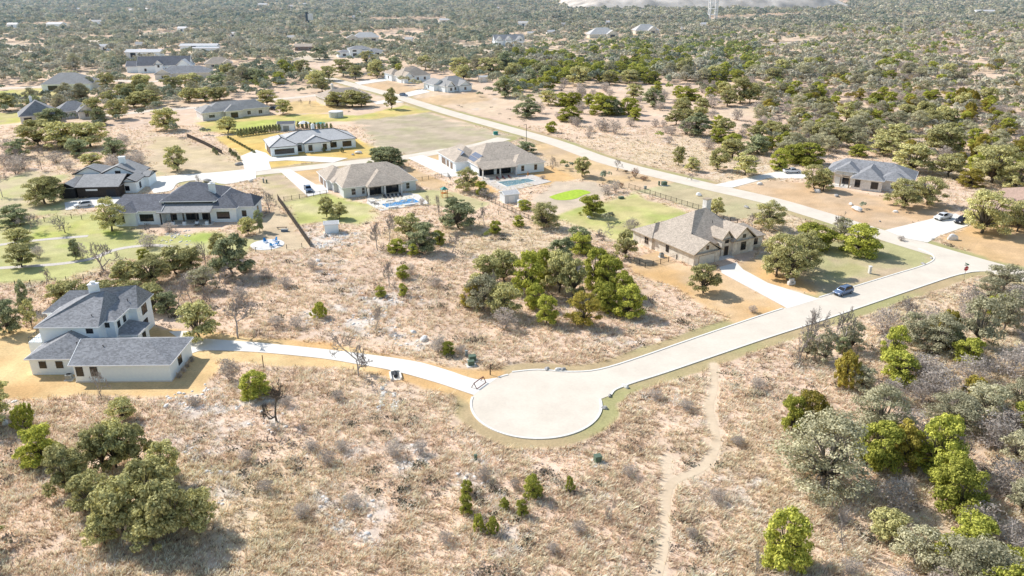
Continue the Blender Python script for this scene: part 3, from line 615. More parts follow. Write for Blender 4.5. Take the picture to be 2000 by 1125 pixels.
h.window('f', 3.1, .1, 1.75, 1.3, 1.9, 1, 1); h.window('f', 6.2, .1, 1.75, .9, 1.9, 1, 1); h.window('f', 20.8, .1, 1.75, 1.1, 1.9, 1, 1)
for x, w_ in ((9.6, 4.6), (15.2, 4.8)): h.window('f', x, .1, 1.5, w_, 2.7, 4, 0, 'dark_trim')  # sliding windows enlarged so their dark glass stands in for the porch shade
h.door('l', 15.5, -2.4, 2.6, 2.4, 'brown_brick', 'garage_door', 4); h.door('l', 20.5, -2.4, 4.6, 2.4, 'brown_brick', 'garage_door', 4)
h.vents([(9.4, 13.5, 6.9), (13.2, 12.5, 7.2), (16.5, 7.8, 7.1)]); h.done()
# --- solar house
h = House('solar_house', (-10.5, 263.2), 24, 'white house with tan-grey hip roof carrying solar panels beside the second pool', 'white_wall', 'roof_tan')
h.wing(-.1, 2.2, 23.6, 27, 3.3, 8.4, ridge=(8.2, 15.2, 16.6, 15.0)); h.wing(-5, 12, 6, 30, 3.2, 7.0, ridge=(1.8, 19.5, 1.8, 24)); h.wing(12.6, -.4, 23.7, 8, 3.25, 5.8, ridge=(16.5, 5, 21, 5))
k = MB(); k.quad((-.6, -2.4, 3.3), (12.6, -2.4, 3.3), (12.6, 3.4, 4.7), (-.6, 3.4, 4.7)); k.quad((-.6, -2.4, 3.1), (12.6, -2.4, 3.1), (12.6, 3.4, 4.5), (-.6, 3.4, 4.5)); k.quad((-.6, -2.4, 3.1), (12.6, -2.4, 3.1), (12.6, -2.4, 3.3), (-.6, -2.4, 3.3)); k.build('porch_roof', 'roof_tan', h.e)
h.posts([(-.2, -2), (6.2, -2), (12.2, -2)], 3.15, .2, 'pale_stone'); h.box('porch_floor', 'concrete', -.4, 12.5, -2.3, 2.2, 0, .08)
for x in (2.9, 9.3): h.window('f', x, 2.2, 1.5, 5.2, 2.7, 5, 0, 'dark_trim')
for x in (15.4, 20.4): h.window('f', x, -.4, 1.8, 1.0, 1.8, 1, 1, 'tan_trim')
h.door('l', 16, -5, 2.6, 2.4, 'brown_brick', 'garage_door', 4); h.door('l', 20, -5, 2.6, 2.4, 'brown_brick', 'garage_door', 4); h.door('l', 24.5, -5, 4.6, 2.4, 'brown_brick', 'garage_door', 4); h.window('r', 8, 23.6, 1.8, 1.2, 1.6)
# panels lie on the left slope of the left wing and of the main roof
for r_ in range(2):
    for c_ in range(4):
        for (bx, by, tilt) in ((-3.9, 14.6, 33), (-.1, 7.2, 28)):
            T = Matrix.Translation((bx+.25+r_*1.75, by+c_*1.75, 0)) @ Matrix.Rotation(-math.radians(tilt), 4, 'Y')
            base = (3.72+r_*1.13) if bx < -2 else (3.86+r_*.98)
            T = Matrix.Translation((bx+.25+r_*1.75, by+c_*1.75, base)) @ Matrix.Rotation(-math.radians(tilt), 4, 'Y')
            k = MB(); k.box(0, 1.85, 0, 1.65, .05, .12, T); k.build('solar_panel', 'solar', h.e)
h.vents([(12, 19, 7.4), (16, 12, 7.3)]); h.done()
# --- pale modern house
h = House('pale_house', (-82.9, 285.7), 24, 'white house with pale grey hip roof edged by dark ridges among golden grass', 'white_wall', 'roof_light', 'dark_trim')
h.wing(-1.5, 16.5, 29.5, 32, 3.5, 6.9, ridge=(9, 24.3, 22.5, 24.3)); h.wing(-4, 12.5, 6, 29, 3.4, 6.0, ridge=(1, 18, 1, 24)); h.wing(9, 14.5, 19, 22, 3.45, 5.6, ridge=(14, 17.4, 14, 22))
for x, w_ in ((20.5, 2.6), (26, 3.4)): h.window('f', x, 16.5, 1.8, w_, 2.0, 3)
for x in (11.2, 16.8): h.window('f', x, 14.5, 1.7, 1.4, 2.2, 1, 0)
h.window('f', 7.4, 16.5, 1.6, 1.4, 2.4, 1); h.window('f', 1, 12.5, 1.7, 7.2, 1.8, 5)
for y in (15, 19, 23): h.door('l', y, -4, 3.0, 2.4, 'brown_brick', 'garage_door', 4)
h.chimney(14.6, 25, 5.8, 8.6, 1.2, 1.0); h.posts([(12.4, 13.8), (15.6, 13.8)], 3.4, .18, 'trim')
k = MB()
for a_, b_ in (((9, 24.3, 6.98), (22.5, 24.3, 6.98)), ((9, 24.3, 6.98), (-2, 16, 3.75)), ((22.5, 24.3, 6.98), (30, 16, 3.75)), ((1, 18, 6.08), (-4.5, 12, 3.65)), ((1, 18, 6.08), (6.5, 12, 3.65)), ((14, 17.4, 5.7), (8.5, 14, 3.7)), ((14, 17.4, 5.7), (19.5, 14, 3.7)), ((22.5, 24.3, 6.98), (30, 32.4, 3.75)), ((1, 18, 6.08), (1, 24, 6.08))): k.bar(a_, b_, .28, .1)
k.build('ridge_cap', 'dark_trim', h.e); h.done()
# --- stone house by the lane
h = House('stone_house', (43.5, 176.7), 30, 'tan-roofed limestone house with cream garage door and tall white chimney beside the lane', 'lime_stone', 'roof_tan', 'tan_trim')
h.wing(-.4, -.6, 7.9, 15, 3.0, 5.9, ridge=(3.75, -1.1, 3.75, 14), gable='f', oh=.55); h.wing(1.2, 3.2, 20, 20.5, 3.1, 9.4, ridge=(10.2, 11.6, 14.4, 12.2), oh=.55)
h.wing(13.4, .6, 20.6, 14, 3.6, 7.0, ridge=(17, 0.1, 17, 12), gable='f'); h.wing(20.2, 2.2, 25.4, 12, 3.0, 5.4, ridge=(18.5, 7, 23, 7)); h.wing(10.4, 1.4, 13.6, 8, 4.3, 6.6, gable='f', oh=.35)
h.wing(-.9, 14.4, 8, 22, 2.95, 5.6, ridge=(2.6, 17.5, 6, 18))
h.door('f', 3.75, -.6, 5.0, 2.35, 'cream_wall', 'garage_door', 4); h.window('f', 3.75, -.6, 4.2, .7, .9, 1, 1)
h.window('l', 9, -.4, 1.8, 1.0, 1.7, 1, 1, 'dark_trim'); h.window('l', 16.5, -.9, 1.8, 1.4, 1.7, 2, 1, 'tan_trim')
h.window('f', 17, .6, 2.0, 1.6, 2.0, 2, 1, 'dark_trim'); h.window('f', 17, .6, 4.6, .9, .8, 1, 0, 'dark_trim'); h.door('f', 12, 1.4, 1.3, 2.5); h.window('f', 12, 1.4, 3.9, 1.1, 1.0, 1, 1, 'dark_trim'); h.window('f', 22.8, 2.2, 1.7, 1.6, 1.5, 2, 0, 'dark_trim'); h.window('r', 5, 25.4, 1.7, 1.2, 1.5, 1, 0, 'dark_trim')
h.chimney(15.2, 12.8, 7.5, 11.4, 1.5, 1.5, 'pale_stone', 'tan_trim', False); h.vents([(4.6, 6, 5.6), (12.5, 7.5, 7.2), (6, 8.5, 6.2)]); h.box('porch_floor', 'concrete', 8.1, 13.2, -.6, 1.4, 0, .12); h.done()
# --- dark roofed house right
h = House('dark_roofed_house', (110, 248.3), -30, 'low stone house with dark slate hip roof and white porch frame at right', 'pale_stone', 'roof_slate')
h.wing(-8.5, 6.5, 17.5, 19.5, 3.5, 7.2, ridge=(-4, 12.8, 10.5, 12.6)); h.wing(.2, .2, 9.2, 10, 3.45, 6.6, ridge=(4.7, 4.6, 4.7, 12)); h.wing(-5.5, 4.6, 1, 11, 4.4, 6.8, ridge=(-2.2, 6.8, -2.2, 11)); h.wing(8, 3, 15.6, 10, 3.4, 5.6)
h.posts([(-6.2, 2.0), (-3.4, 1.2), (-.6, .5), (-6.2, 5.2)], 3.3, .18, 'tan_trim')
k = MB()
for a_, b_ in (((-6.4, 2, 3.4), (-.4, .4, 3.4)), ((-6.2, 2, 3.4), (-6.2, 6.4, 3.4)), ((-3.4, 1.2, 3.4), (-3.4, 5, 3.4)), ((-.6, .5, 3.4), (-.6, 5, 3.4)), ((-6.3, 3.6, 3.4), (-.5, 2.6, 3.4))): k.bar(a_, b_, .24, .24)
k.build('pergola', 'tan_trim', h.e); h.box('porch_floor', 'concrete', -6.8, -.2, .2, 4.6, 0, .1)
h.window('f', 1.9, .2, 2.0, 1.5, 2.3, 2, 0, 'dark_trim'); h.window('f', 7, .2, 1.9, 2.0, 2.1, 2, 0, 'dark_trim'); h.window('f', -2.2, 4.6, 1.6, 2.2, 2.4, 2, 0, 'dark_trim'); h.window('f', 12.6, 3, 1.8, 1.8, 1.6, 2, 0, 'dark_trim'); h.vents([(0, 12, 7), (3, 15, 6.5), (8.5, 14, 6.6), (12, 11, 6)]); h.done()
# --- brown house at the right edge
h = House('brown_house', (141, 211), -28, 'brown brick house with reddish hip roof half hidden by oaks at the right edge', 'brown_brick', 'roof_brown', 'tan_trim')
h.wing(-2, 4, 32, 26, 3.4, 8.6, ridge=(9, 15, 24, 15)); h.wing(-5.5, -4, 3.6, 8, 3.1, 5.2, ridge=(-1, 0, -1, 9)); h.wing(8, -1.5, 17, 8, 3.3, 5.8, ridge=(12.5, 3, 12.5, 9))
h.door('l', .5, -5.5, 5, 2.4, 'dark_wood', 'garage_door', 4); h.posts([(4.6, -1), (7.4, -1)], 3.2, .25, 'brown_brick'); h.window('f', 12.5, -1.5, 1.7, 2.2, 1.8, 3, 0, 'dark_trim'); h.window('f', -1, -4, 1.7, 1.6, 1.5, 2, 0, 'dark_trim'); h.done()
# --- the further houses: (origin px, angle, wings, label ...)
def far_house(name, px, ang, label, wall, roof, wings, wins, trim='trim', chim=None, group=None):
    x, y = at(*px); h = House(name, (x, y), ang, label, wall, roof, trim, group)
    for w_ in wings: h.wing(*w_[:6], **(w_[6] if len(w_) > 6 else {}))
    for w_ in wins: h.window(*w_)
    if chim: h.chimney(*chim)
    h.done()
h = House('grey_house', (-142.6, 370.1), 33, 'pale stone house with grey hip roof above a yellow-green lawn, left of the white tank', 'pale_stone', 'roof_grey')
h.wing(0, 4.5, 30.5, 16, 3.5, 7.2, ridge=(7.5, 10.4, 25, 9.6)); h.wing(-1.5, 3.2, 7, 16, 3.45, 6.2, ridge=(2.7, 7.5, 2.7, 12)); h.wing(9, 2.4, 17, 10, 3.4, 6.0, ridge=(13, 5.4, 13, 10))
for x in (20.5, 26): h.window('f', x, 4.5, 1.7, 1.6, 1.7, 2)
h.window('f', 13, 2.4, 1.5, 3.2, 2.4, 3, 0, 'dark_trim'); h.window('f', 2.7, 3.2, 1.8, 2.6, 1.3, 3); h.done()
h = House('oak_house', (-135, 395), 33, 'cream house with tan roof standing behind a broad live oak', 'cream_wall', 'roof_tan')
h.wing(43.5, 0, 68.5, 13, 3.5, 7.2, ridge=(50.5, 6.5, 62.5, 6.5)); h.wing(43, -2.5, 51, 8, 3.45, 6.2, gable='f'); h.wing(62, -2, 68.6, 6, 3.4, 5.4)
for x in (47, 55, 59, 65.3): h.window('f', x, -2.5 if x < 50 else (-2 if x > 62 else 0), 1.8, 1.4, 1.6, 2)
h.chimney(51.5, 9, 6, 9, 1.2, 1.2, 'cream_wall'); h.done()
h = House('hill_house', (-100, 460), 33, 'white house with steep tan-grey roof, farther of two beside the through road', 'white_wall', 'roof_tan')
h.wing(50.5, 22, 71, 36, 3.6, 8.6, ridge=(57, 29, 64, 28)); h.wing(49, 33, 57, 44, 4.2, 7.2); h.wing(51, 19, 58, 30, 3.4, 6.6, gable='f')
for x in (54.5, 62, 67): h.window('f', x, 19 if x < 58 else 22, 1.9, 1.5, 1.7, 2)
h.window('l', 38, 49, 2, 1.4, 1.7, 2); h.done()
h = House('corner_house', (-60, 420), 33, 'white house with grey crossing gables, nearer of two beside the through road', 'white_wall', 'roof_grey')
h.wing(42, 26, 60, 42, 3.4, 8.0, ridge=(49, 34, 54, 34)); h.wing(50.5, 23.5, 58, 34, 3.35, 6.2, gable='f'); h.wing(39, 34, 47, 47, 3.5, 6.6, gable='f'); h.wing(43, 24.4, 47.5, 32, 3.3, 6.4, gable='f')
for x in (45.2, 54.2): h.window('f', x, 24.4 if x < 50 else 23.5, 1.7, 1.3, 1.6, 2)
h.window('f', 48.9, 26, 1.7, 1.2, 1.6, 2); h.window('r', 30, 60, 1.7, 1.2, 1.5, 2); h.window('l', 41, 39, 1.8, 1.3, 1.6, 2); h.done()
far_house('grey_house', (83, 178), 8, 'white house with tall grey hip roof and shaded porch on green lawn at upper left', 'white_wall', 'roof_grey', [(0, 0, 27, 18, 3.6, 9.4, dict(ridge=(8, 9, 17, 9)))], [('f', 8, 0, 1.6, 9, 2.6, 5, 0, 'dark_trim'), ('f', 20, 0, 2, 1.5, 1.7, 2)])
far_house('purple_roofed_house', (42, 243), 32, 'house with slate-blue roofs and pale chimney partly hidden by oaks, far left', 'pale_stone', 'roof_slate', [(0, 0, 16, 14, 3.4, 9.5, dict(ridge=(7.5, 5, 7.5, 10))), (15.5, 6, 30, 17, 3.3, 7.4), (24, 1, 31, 10, 3.3, 6.6, dict(gable='f'))], [('f', 3, 0, 1.7, 3, 2, 3, 0, 'dark_trim'), ('f', 27.5, 1, 1.7, 1.5, 1.6, 2)], chim=(6, 11, 7, 10.5, 1.2, 1.2))
far_house('farmhouse', (262, 144), 10, 'white farmhouse with dark roof, small front gables and a long shaded porch', 'white_wall', 'roof_dark', [(2, 3, 36, 18, 4.6, 10.4, dict(gable='lr')), (-6, 6, 4, 18, 4, 7.4, dict(gable='l')), (14, 0, 19, 9, 5.6, 8.6, dict(gable='f')), (28, -2, 38, 12, 4.4, 9, dict(gable='f', roof='metal_roof'))], [('f', 7, 3, 2, 1.3, 1.8, 1, 0, 'dark_trim'), ('f', 16.5, 0, 4.6, 1.2, 1.4, 1, 0, 'dark_trim'), ('f', 23, 3, 1.9, 6, 2.4, 4, 0, 'dark_trim'), ('f', 33, -2, 2, 2, 1.8, 2, 0, 'dark_trim')])
far_house('slate_roofed_house', (305, 155), 14, 'low house with slate-blue hip roofs in front of the white farmhouse', 'cream_wall', 'roof_slate', [(2, 0, 34, 14, 3.4, 7.4), (0, -3, 10, 8, 3.4, 6.6, dict(gable='f'))], [('f', 5, -3, 1.8, 2, 1.6, 2), ('f', 20, 0, 1.8, 3, 1.6, 3)])
far_house('modern_house', (662, 113), 20, 'white two-storey modern house with dark hip roofs between oaks, top middle', 'white_wall', 'roof_slate', [(9, 0, 26, 12, 6.2, 8.6), (0, 3, 12, 13, 3.6, 5.6), (24, 3, 38, 14, 3.6, 5.6), (19, -2, 24, 4, 5.2, 6.4)], [('f', 13, 0, 2, 3, 2.2, 2, 0, 'dark_trim'), ('f', 13, 0, 5, 3, 1.2, 2, 0, 'dark_trim'), ('f', 21.5, -2, 2.2, 2, 3, 1, 0, 'dark_trim'), ('f', 5, 3, 1.8, 2.4, 1.6, 2, 0, 'dark_trim'), ('f', 32, 3, 1.8, 3, 1.6, 3, 0, 'dark_trim')])
far_house('gabled_house', (968, 91), 14, 'tall white house with three steep pale gables among trees, top centre', 'white_wall', 'roof_slate', [(0, 3, 28, 14, 5.4, 10, dict(gable='lr')), (1, 0, 7, 9, 5.3, 9, dict(gable='f')), (10, -1, 16, 9, 5.3, 9, dict(gable='f')), (20, -2, 27, 9, 5.3, 9, dict(gable='f'))], [('f', 4, 0, 2, 1.6, 2, 2, 0, 'dark_trim'), ('f', 13, -1, 2, 1.6, 2, 2, 0, 'dark_trim'), ('f', 23.5, -2, 2, 1.6, 2, 2, 0, 'dark_trim'), ('f', 23.5, -2, 5.6, 1.2, 1.6, 1, 0, 'dark_trim')])
far_house('tan_roofed_house', (1153, 75), 10, 'house with pale tan roof and dark-framed gable end, left of two below the quarry', 'cream_wall', 'roof_light', [(0, 3, 30, 19, 3.6, 10, dict(ridge=(9, 11, 21, 11))), (18, 0, 30, 10, 3.6, 8, dict(gable='f'))], [('f', 24, 0, 2, 5, 2.4, 3, 0, 'dark_trim')])
far_house('tan_roofed_house', (1243, 67), 10, 'house with pale tan roof and white garage box, right of two below the quarry', 'cream_wall', 'roof_light', [(0, 3, 28, 18, 3.6, 10, dict(ridge=(8, 10, 18, 10))), (14, 0, 24, 10, 3.6, 8, dict(gable='f'))], [('f', 19, 0, 2, 4, 2.2, 3, 0, 'dark_trim'), ('f', 5, 3, 2, 5, 2.2, 3, 0, 'white_paint')])
far_house('barn', (246, 114), 4, 'long white barn with pale metal roof just behind the dark-roofed farmhouse', 'white_wall', 'metal_roof', [(0, 0, 27, 12, 4.6, 6.6, dict(gable='lr'))], [('f', 6, 0, 2.4, 4, 3.4, 2, 0, 'dark_trim'), ('f', 20, 0, 2.4, 4, 3.4, 2, 0, 'dark_trim')])
far_house('cottage', (402, 134), 20, 'small cream house with brown roof hidden among oaks left of the far road', 'cream_wall', 'roof_tan', [(0, 0, 18, 12, 3.3, 7.4), (12, -2, 18.5, 6, 3.3, 6, dict(gable='f'))], [('f', 5, 0, 1.7, 2, 1.5, 2), ('f', 15.2, -2, 1.7, 2, 1.5, 2)])
far_house('tan_house', (576, 99), 5, 'small tan flat-gabled house just left of the two-storey modern house', 'brown_brick', 'roof_tan', [(0, 0, 17, 10, 3.4, 5.6, dict(gable='lr'))], [('f', 4, 0, 1.8, 2, 1.6, 2), ('f', 13, 0, 1.8, 2, 1.6, 2)])
far_house('shop_building', (352, 98), 3, 'long low white metal building with pale roof at upper left', 'white_wall', 'metal_roof', [(0, 0, 32, 11, 3.6, 5.2, dict(gable='lr')), (12, -9, 36, -3, 2.4, 3.2, dict(gable='lr'))], [('f', 12, 0, 2, 4, 3, 2, 0, 'dark_trim')])
far_house('ranch_house', (678, 82), 10, 'broad grey-roofed house with a white gable, behind the modern two-storey house', 'cream_wall', 'roof_light', [(6, 2, 31, 15, 3.8, 8.5), (0, 0, 11, 10, 3.6, 7, dict(gable='f'))], [('f', 6, 0, 1.8, 2, 1.8, 2, 0, 'dark_trim'), ('f', 26, 2, 1.8, 4, 1.8, 3, 0, 'dark_trim')])
FARB = [(105, 54, 62, 'white', 'long white industrial building at the far upper-left edge'), (24, 54, 36, 'white', 'bright white works building nearest the top-left corner'), (188, 48, 34, 'grey', 'pale grey shed right of the long white industrial building'),
 (258, 24, 24, 'white', 'tiny white roof in the far upper-left woods, left of its pair'), (284, 22, 16, 'white', 'tiny white roof in the far upper-left woods, right of its pair'), (155, 22, 20, 'white', 'small pale roof in hazy woods above the industrial buildings'), (355, 62, 34, 'white', 'white roofed building above the long low metal building'),
 (455, 73, 22, 'white', 'small white building right of centre in upper-left woods'), (205, 99, 36, 'white', 'low white shed left of the long white barn'), (272, 94, 22, 'grey', 'grey roofed shed directly behind the long white barn'), (512, 13, 34, 'white', 'far pale roof highest in the upper-left woods'),
 (570, 16, 18, 'white', 'far pale roof, left of two above the water tank tower'), (596, 12, 18, 'white', 'far pale roof, right of two above the water tank tower'), (568, 80, 26, 'grey', 'small grey roof between oaks left of the ranch house'), (798, 84, 28, 'grey', 'grey roof half buried in trees right of the ranch house'),
 (694, 38, 22, 'white', 'small white building in far woods, left of pale clearing'), (702, 29, 20, 'white', 'small white roof above the far pale clearing'), (868, 45, 36, 'cream', 'long cream roof on the far pale clearing'), (975, 20, 20, 'white', 'far white roof in dark woods near top centre'),
 (1037, 72, 24, 'white', 'low white building just right of three-gabled white house'), (1076, 69, 30, 'white', 'long low white roof between the gabled and tan-roofed houses'), (1022, 51, 40, 'grey', 'pale line of roofs above the three-gabled house'), (1102, 53, 18, 'grey', 'small grey roof left of the tan-roofed pair'), (1186, 49, 24, 'white', 'small pale roof behind the tan-roofed pair'),
 (1335, 62, 18, 'white', 'small white cottage right of the tan-roofed pair'), (1375, 53, 26, 'white', 'white shed beneath the quarry tower'), (1925, 28, 70, 'white', 'long white roof among trees at far upper right')]
for (x, y, w_, c_, lab) in FARB:
    X, Y = at(x, y); wl = w_*mpp(y)*.5; hh = min(5.5, 3+wl*.06)
    far_house('shed' if w_ < 30 else 'barn', (x, y), rng.uniform(-12, 12), lab, 'white_wall' if c_ != 'cream' else 'cream_wall', 'roof_light' if c_ == 'grey' else 'metal_roof', [(-wl/2, 0, wl/2, min(14, wl*.6), hh, hh+2, dict(gable='lr'))], [('f', 0, 0, hh*.45, 2.4, 2.2, 2, 0, 'dark_trim')], group='buildings in the far woods')
# ------------------------------------------------------------------ sheds, tanks and garden things
def shed(name, px, ang, L, D, h_, rh, wall, roof, label, door=True, trim='trim', cat='shed'):
    x, y = at(*px); H_ = House(name, (x, y), ang, label, wall, roof, trim, cat=cat); H_.wing(0, 0, L, D, h_, rh, gable='lr', oh=.2)
    if door: H_.door('f', L*.5, 0, L*.35, h_*.8, 'white_paint' if wall != 'white_wall' else 'util_grey')
    H_.done(); return H_
shed('garden_shed', (635, 457), 12, 3.6, 3.0, 2.5, 3.2, 'white_wall', 'roof_light', 'small white garden shed at the edge of the rubble below the pool house', False)
shed('pool_shed', (986, 398), 22, 4.6, 4.2, 2.6, 3.5, 'grey_wall', 'roof_light', 'grey shed with pale roof next to a round white tank')
shed('pool_pavilion', (543, 256), 10, 7.2, 5, 2.8, 3.9, 'white_wall', 'roof_dark', 'small dark-roofed white outbuilding behind the pale-roofed house')
shed('storage_shed', (938, 161), 20, 5.5, 4.5, 3.0, 4.0, 'cream_wall', 'roof_light', 'cream storage shed right of the crossing-gabled grey house')
def tank(name, px, r, h_, body, top, label, cat, rise=.5):
    x, y = at(*px); e = empty(name, (x, y+r), 0, label, cat)
    k = MB(); k.cyl(0, 0, 0, h_, r, n=28); k.build('tank_body', body, e, smooth=False)
    k = MB(); k.cyl(0, 0, h_+.003, h_+rise, r+.08, r*.15, n=28); k.build('tank_lid', top, e)
    k = MB(); k.cyl(r*.4, -r-.05, .2, h_*.9, .08, n=6); k.build('pipe', 'util_grey', e)
M['tank_grey'] = mat('tank_grey', (.55, .58, .60), .6, .1, 2)
tank('water_tank', (654, 231), 3.4, 2.8, 'tank_grey', 'white_paint', 'round pale grey water tank with low white lid on the lawn', 'water tank')
tank('round_tank', (1017, 405), 1.0, 1.9, 'white_paint', 'white_paint', 'small round white tank beside the grey pool shed', 'tank', .3)
tank('teal_tank', (624, 249), 2.2, 1.6, 'white_paint', 'teal', 'low round tank with teal cover behind the pale-roofed house', 'tank', .4)
x, y = at(594, 250); e = empty('canopy_tent', (x, y), .3, 'small white canopy tent left of the teal-topped tank', 'tent')
k = MB(); k.quad((-2.4, -2, 2.2), (2.4, -2, 2.2), (0, 0, 3.3)); k.quad((2.4, -2, 2.2), (2.4, 2, 2.2), (0, 0, 3.3)); k.quad((2.4, 2, 2.2), (-2.4, 2, 2.2), (0, 0, 3.3)); k.quad((-2.4, 2, 2.2), (-2.4, -2, 2.2), (0, 0, 3.3)); k.build('canopy', 'white_paint', e)
for sx in (-2.3, 2.3):
    for sy in (-1.9, 1.9): k = MB(); k.box(sx-.05, sx+.05, sy-.05, sy+.05, 0, 2.2); k.build('pole', 'steel', e)
# pools
def pool(O, ang, deck, water, label, spa=None):
    e = empty('swimming_pool', (O[0], O[1], 0), math.radians(ang), label, 'pool')
    k = MB(); k.prism(deck, .0, .14); k.build('deck', 'pavers' if spa is None else 'concrete', e)
    k = MB(); k.prism(water, .02, .165); k.build('water', 'water' if spa else 'water_teal', e)
    k = MB(); n = len(water)
    for i in range(n): k.bar((*water[i], .16), (*water[(i+1) % n], .16), .4, .09)
    k.build('coping', 'concrete_white', e)
    if spa:
        for (x0, y0, x1, y1, hh) in spa: k = MB(); k.box(x0, x1, y0, y1, .1, hh); k.build('planter_wall', 'pale_stone', e)
    return e
pool((-52.3, 236.8), 25, [(4.8, -8.6), (6.4, -18.4), (22, -17.0), (22.4, -5.5), (19.2, -2.7), (6.6, -2.7)], [(8.2, -11.6), (8.8, -15.9), (20.2, -14.6), (19.4, -9.6), (14.6, -10.0), (14.2, -11.2)], 'blue swimming pool with pale deck behind the tan-grey hip-roofed house', [(9, -17.6, 12, -16.6, .6), (14.2, -17.0, 17.4, -16.0, .6), (10.6, -9.4, 13.2, -8.4, .4)])
pool((-10.5, 263.2), 24, [(-2.2, -3.2), (-.6, -20), (6, -19), (19.3, -15), (17.4, -3.6), (12, -2.6)], [(2.2, -8), (2.8, -15.5), (14.8, -12.4), (14, -8)], 'blue-green swimming pool with rock edge behind the solar-panelled house')
def local(O, ang, x, y):
    a_ = math.radians(ang); return (O[0]+x*math.cos(a_)-y*math.sin(a_), O[1]+x*math.sin(a_)+y*math.cos(a_))
def lounger(x, y, z, rz, label, m, group):
    e = empty('sun_lounger', (x, y, z), rz, label, 'lounger', group)
    k = MB(); k.box(-.33, .33, -.9, .5, .28, .36); k.build('seat', m, e); k = MB(); k.bar((0, .5, .33), (0, 1.0, .8), .66, .07); k.build('backrest', m, e)
    for sx in (-.28, .28):
        for sy in (-.8, .45): k = MB(); k.box(sx-.03, sx+.03, sy-.03, sy+.03, 0, .28); k.build('leg', 'black_iron', e)
W5 = ['leftmost', 'second from left', 'middle', 'second from right', 'rightmost']
for i in range(5):
    x, y = local((-52.3, 236.8), 25, 11.6+i*1.25, -5.2-.1*i); lounger(x, y, .14, math.radians(25), 'dark lounger on the pool deck before the porch, %s of five' % W5[i], 'charcoal', 'dark loungers on the pool deck')
for i, (xx, yy) in enumerate(((6.4, -9.2), (6.9, -11.2))): x, y = local((-52.3, 236.8), 25, xx, yy); lounger(x, y, .14, math.radians(110), 'dark lounger at the left end of the blue pool, %s' % ('farther one', 'nearer one')[i], 'charcoal', 'dark loungers on the pool deck')
for i, (xx, yy) in enumerate(((4, -5), (6.2, -4.9), (8.4, -4.8))): x, y = local((-10.5, 263.2), 24, xx, yy); lounger(x, y, .14, math.radians(24), 'pale lounger beside the second pool under the solar house porch, %s' % ('left', 'middle', 'right')[i], 'rust', 'loungers by the second pool')
x, y = at(1031, 349); e = empty('folded_umbrella', (x, y, .14), 0, 'closed orange parasol standing right of the second pool', 'parasol')
k = MB(); k.cyl(0, 0, 0, 2.6, .04, n=6); k.build('pole', 'steel', e); k = MB(); k.cyl(0, 0, 1.0, 2.5, .3, .06, n=10); k.build('canopy', 'orange', e)
# round patio with four blue chairs
px_, py_ = at(522, 478)
k = MB(); k.cyl(0, 0, 0, .07, 4.3, n=40); o = k.build('patio', 'pale_stone'); o.location = (px_, py_, 0); props(o, kind='structure')
def adirondack(x, y, rz, label):
    e = empty('garden_chair', (x, y, .07), rz, label, 'chair', 'blue chairs on the round patio')
    k = MB(); k.bar((0, -.5, .42), (0, .25, .3), .62, .05); k.build('seat', 'blue_plastic', e)
    k = MB(); k.bar((0, .22, .3), (0, .52, 1.15), .64, .05); k.build('backrest', 'blue_plastic', e)
    for sx in (-.38, .38):
        k = MB(); k.box(sx-.07, sx+.07, -.5, .4, .58, .62); k.build('armrest', 'blue_plastic', e)
        for sy in (-.44, .32): k = MB(); k.box(sx-.04, sx+.04, sy-.04, sy+.04, 0, .58); k.build('leg', 'blue_plastic', e)
for (qx, qy, rz, lab) in ((518.5, 474, .7, 'blue garden chair at the back left of the round patio'), (538, 472, -.6, 'blue garden chair at the back right of the round patio'), (531, 482, PI-.2, 'blue garden chair at the front of the round patio'), (542, 479, -1.9, 'blue garden chair at the right rim of the round patio')): adirondack(*at(qx, qy), rz, lab)
x, y = at(551, 447); e = empty('bench', (x, y), .1, 'long dark backless bench on bare ground left of the plank wall', 'bench')
k = MB(); k.box(-1.4, 1.4, -.22, .22, .42, .5); k.build('seat', 'dark_wood', e)
for sx in (-1.1, 1.1): k = MB(); k.box(sx-.06, sx+.06, -.18, .18, 0, .42); k.build('leg', 'dark_wood', e)
x, y = at(556, 452); e = empty('storage_box', (x, y), .1, 'blue-grey storage box in front of the dark bench', 'box')
k = MB(); k.box(-.9, .9, -.4, .4, 0, .6); k.build('box_body', 'car_blue', e, bevel=.03); k = MB(); k.box(-.95, .95, -.44, .44, .603, .68); k.build('lid', 'util_grey', e)
# playset
x, y = at(868, 385); e = empty('playset', (x, y), .4, 'orange wooden playset with little roof beyond the blue pool', 'playset')
for sx in (-.8, .8):
    for sy in (-.8, .8): k = MB(); k.box(sx-.07, sx+.07, sy-.07, sy+.07, 0, 2.6); k.build('post', 'orange', e)
k = MB(); k.box(-.9, .9, -.9, .9, 1.3, 1.4); k.build('platform', 'orange', e)
k = MB(); k.quad((-1.1, -1.1, 2.6), (1.1, -1.1, 2.6), (0, 0, 3.5)); k.quad((1.1, -1.1, 2.6), (1.1, 1.1, 2.6), (0, 0, 3.5)); k.quad((1.1, 1.1, 2.6), (-1.1, 1.1, 2.6), (0, 0, 3.5)); k.quad((-1.1, 1.1, 2.6), (-1.1, -1.1, 2.6), (0, 0, 3.5)); k.build('roof', 'teal', e)
k = MB(); k.bar((.9, 0, 1.35), (3, 0, .2), .5, .06); k.build('slide', 'orange', e)
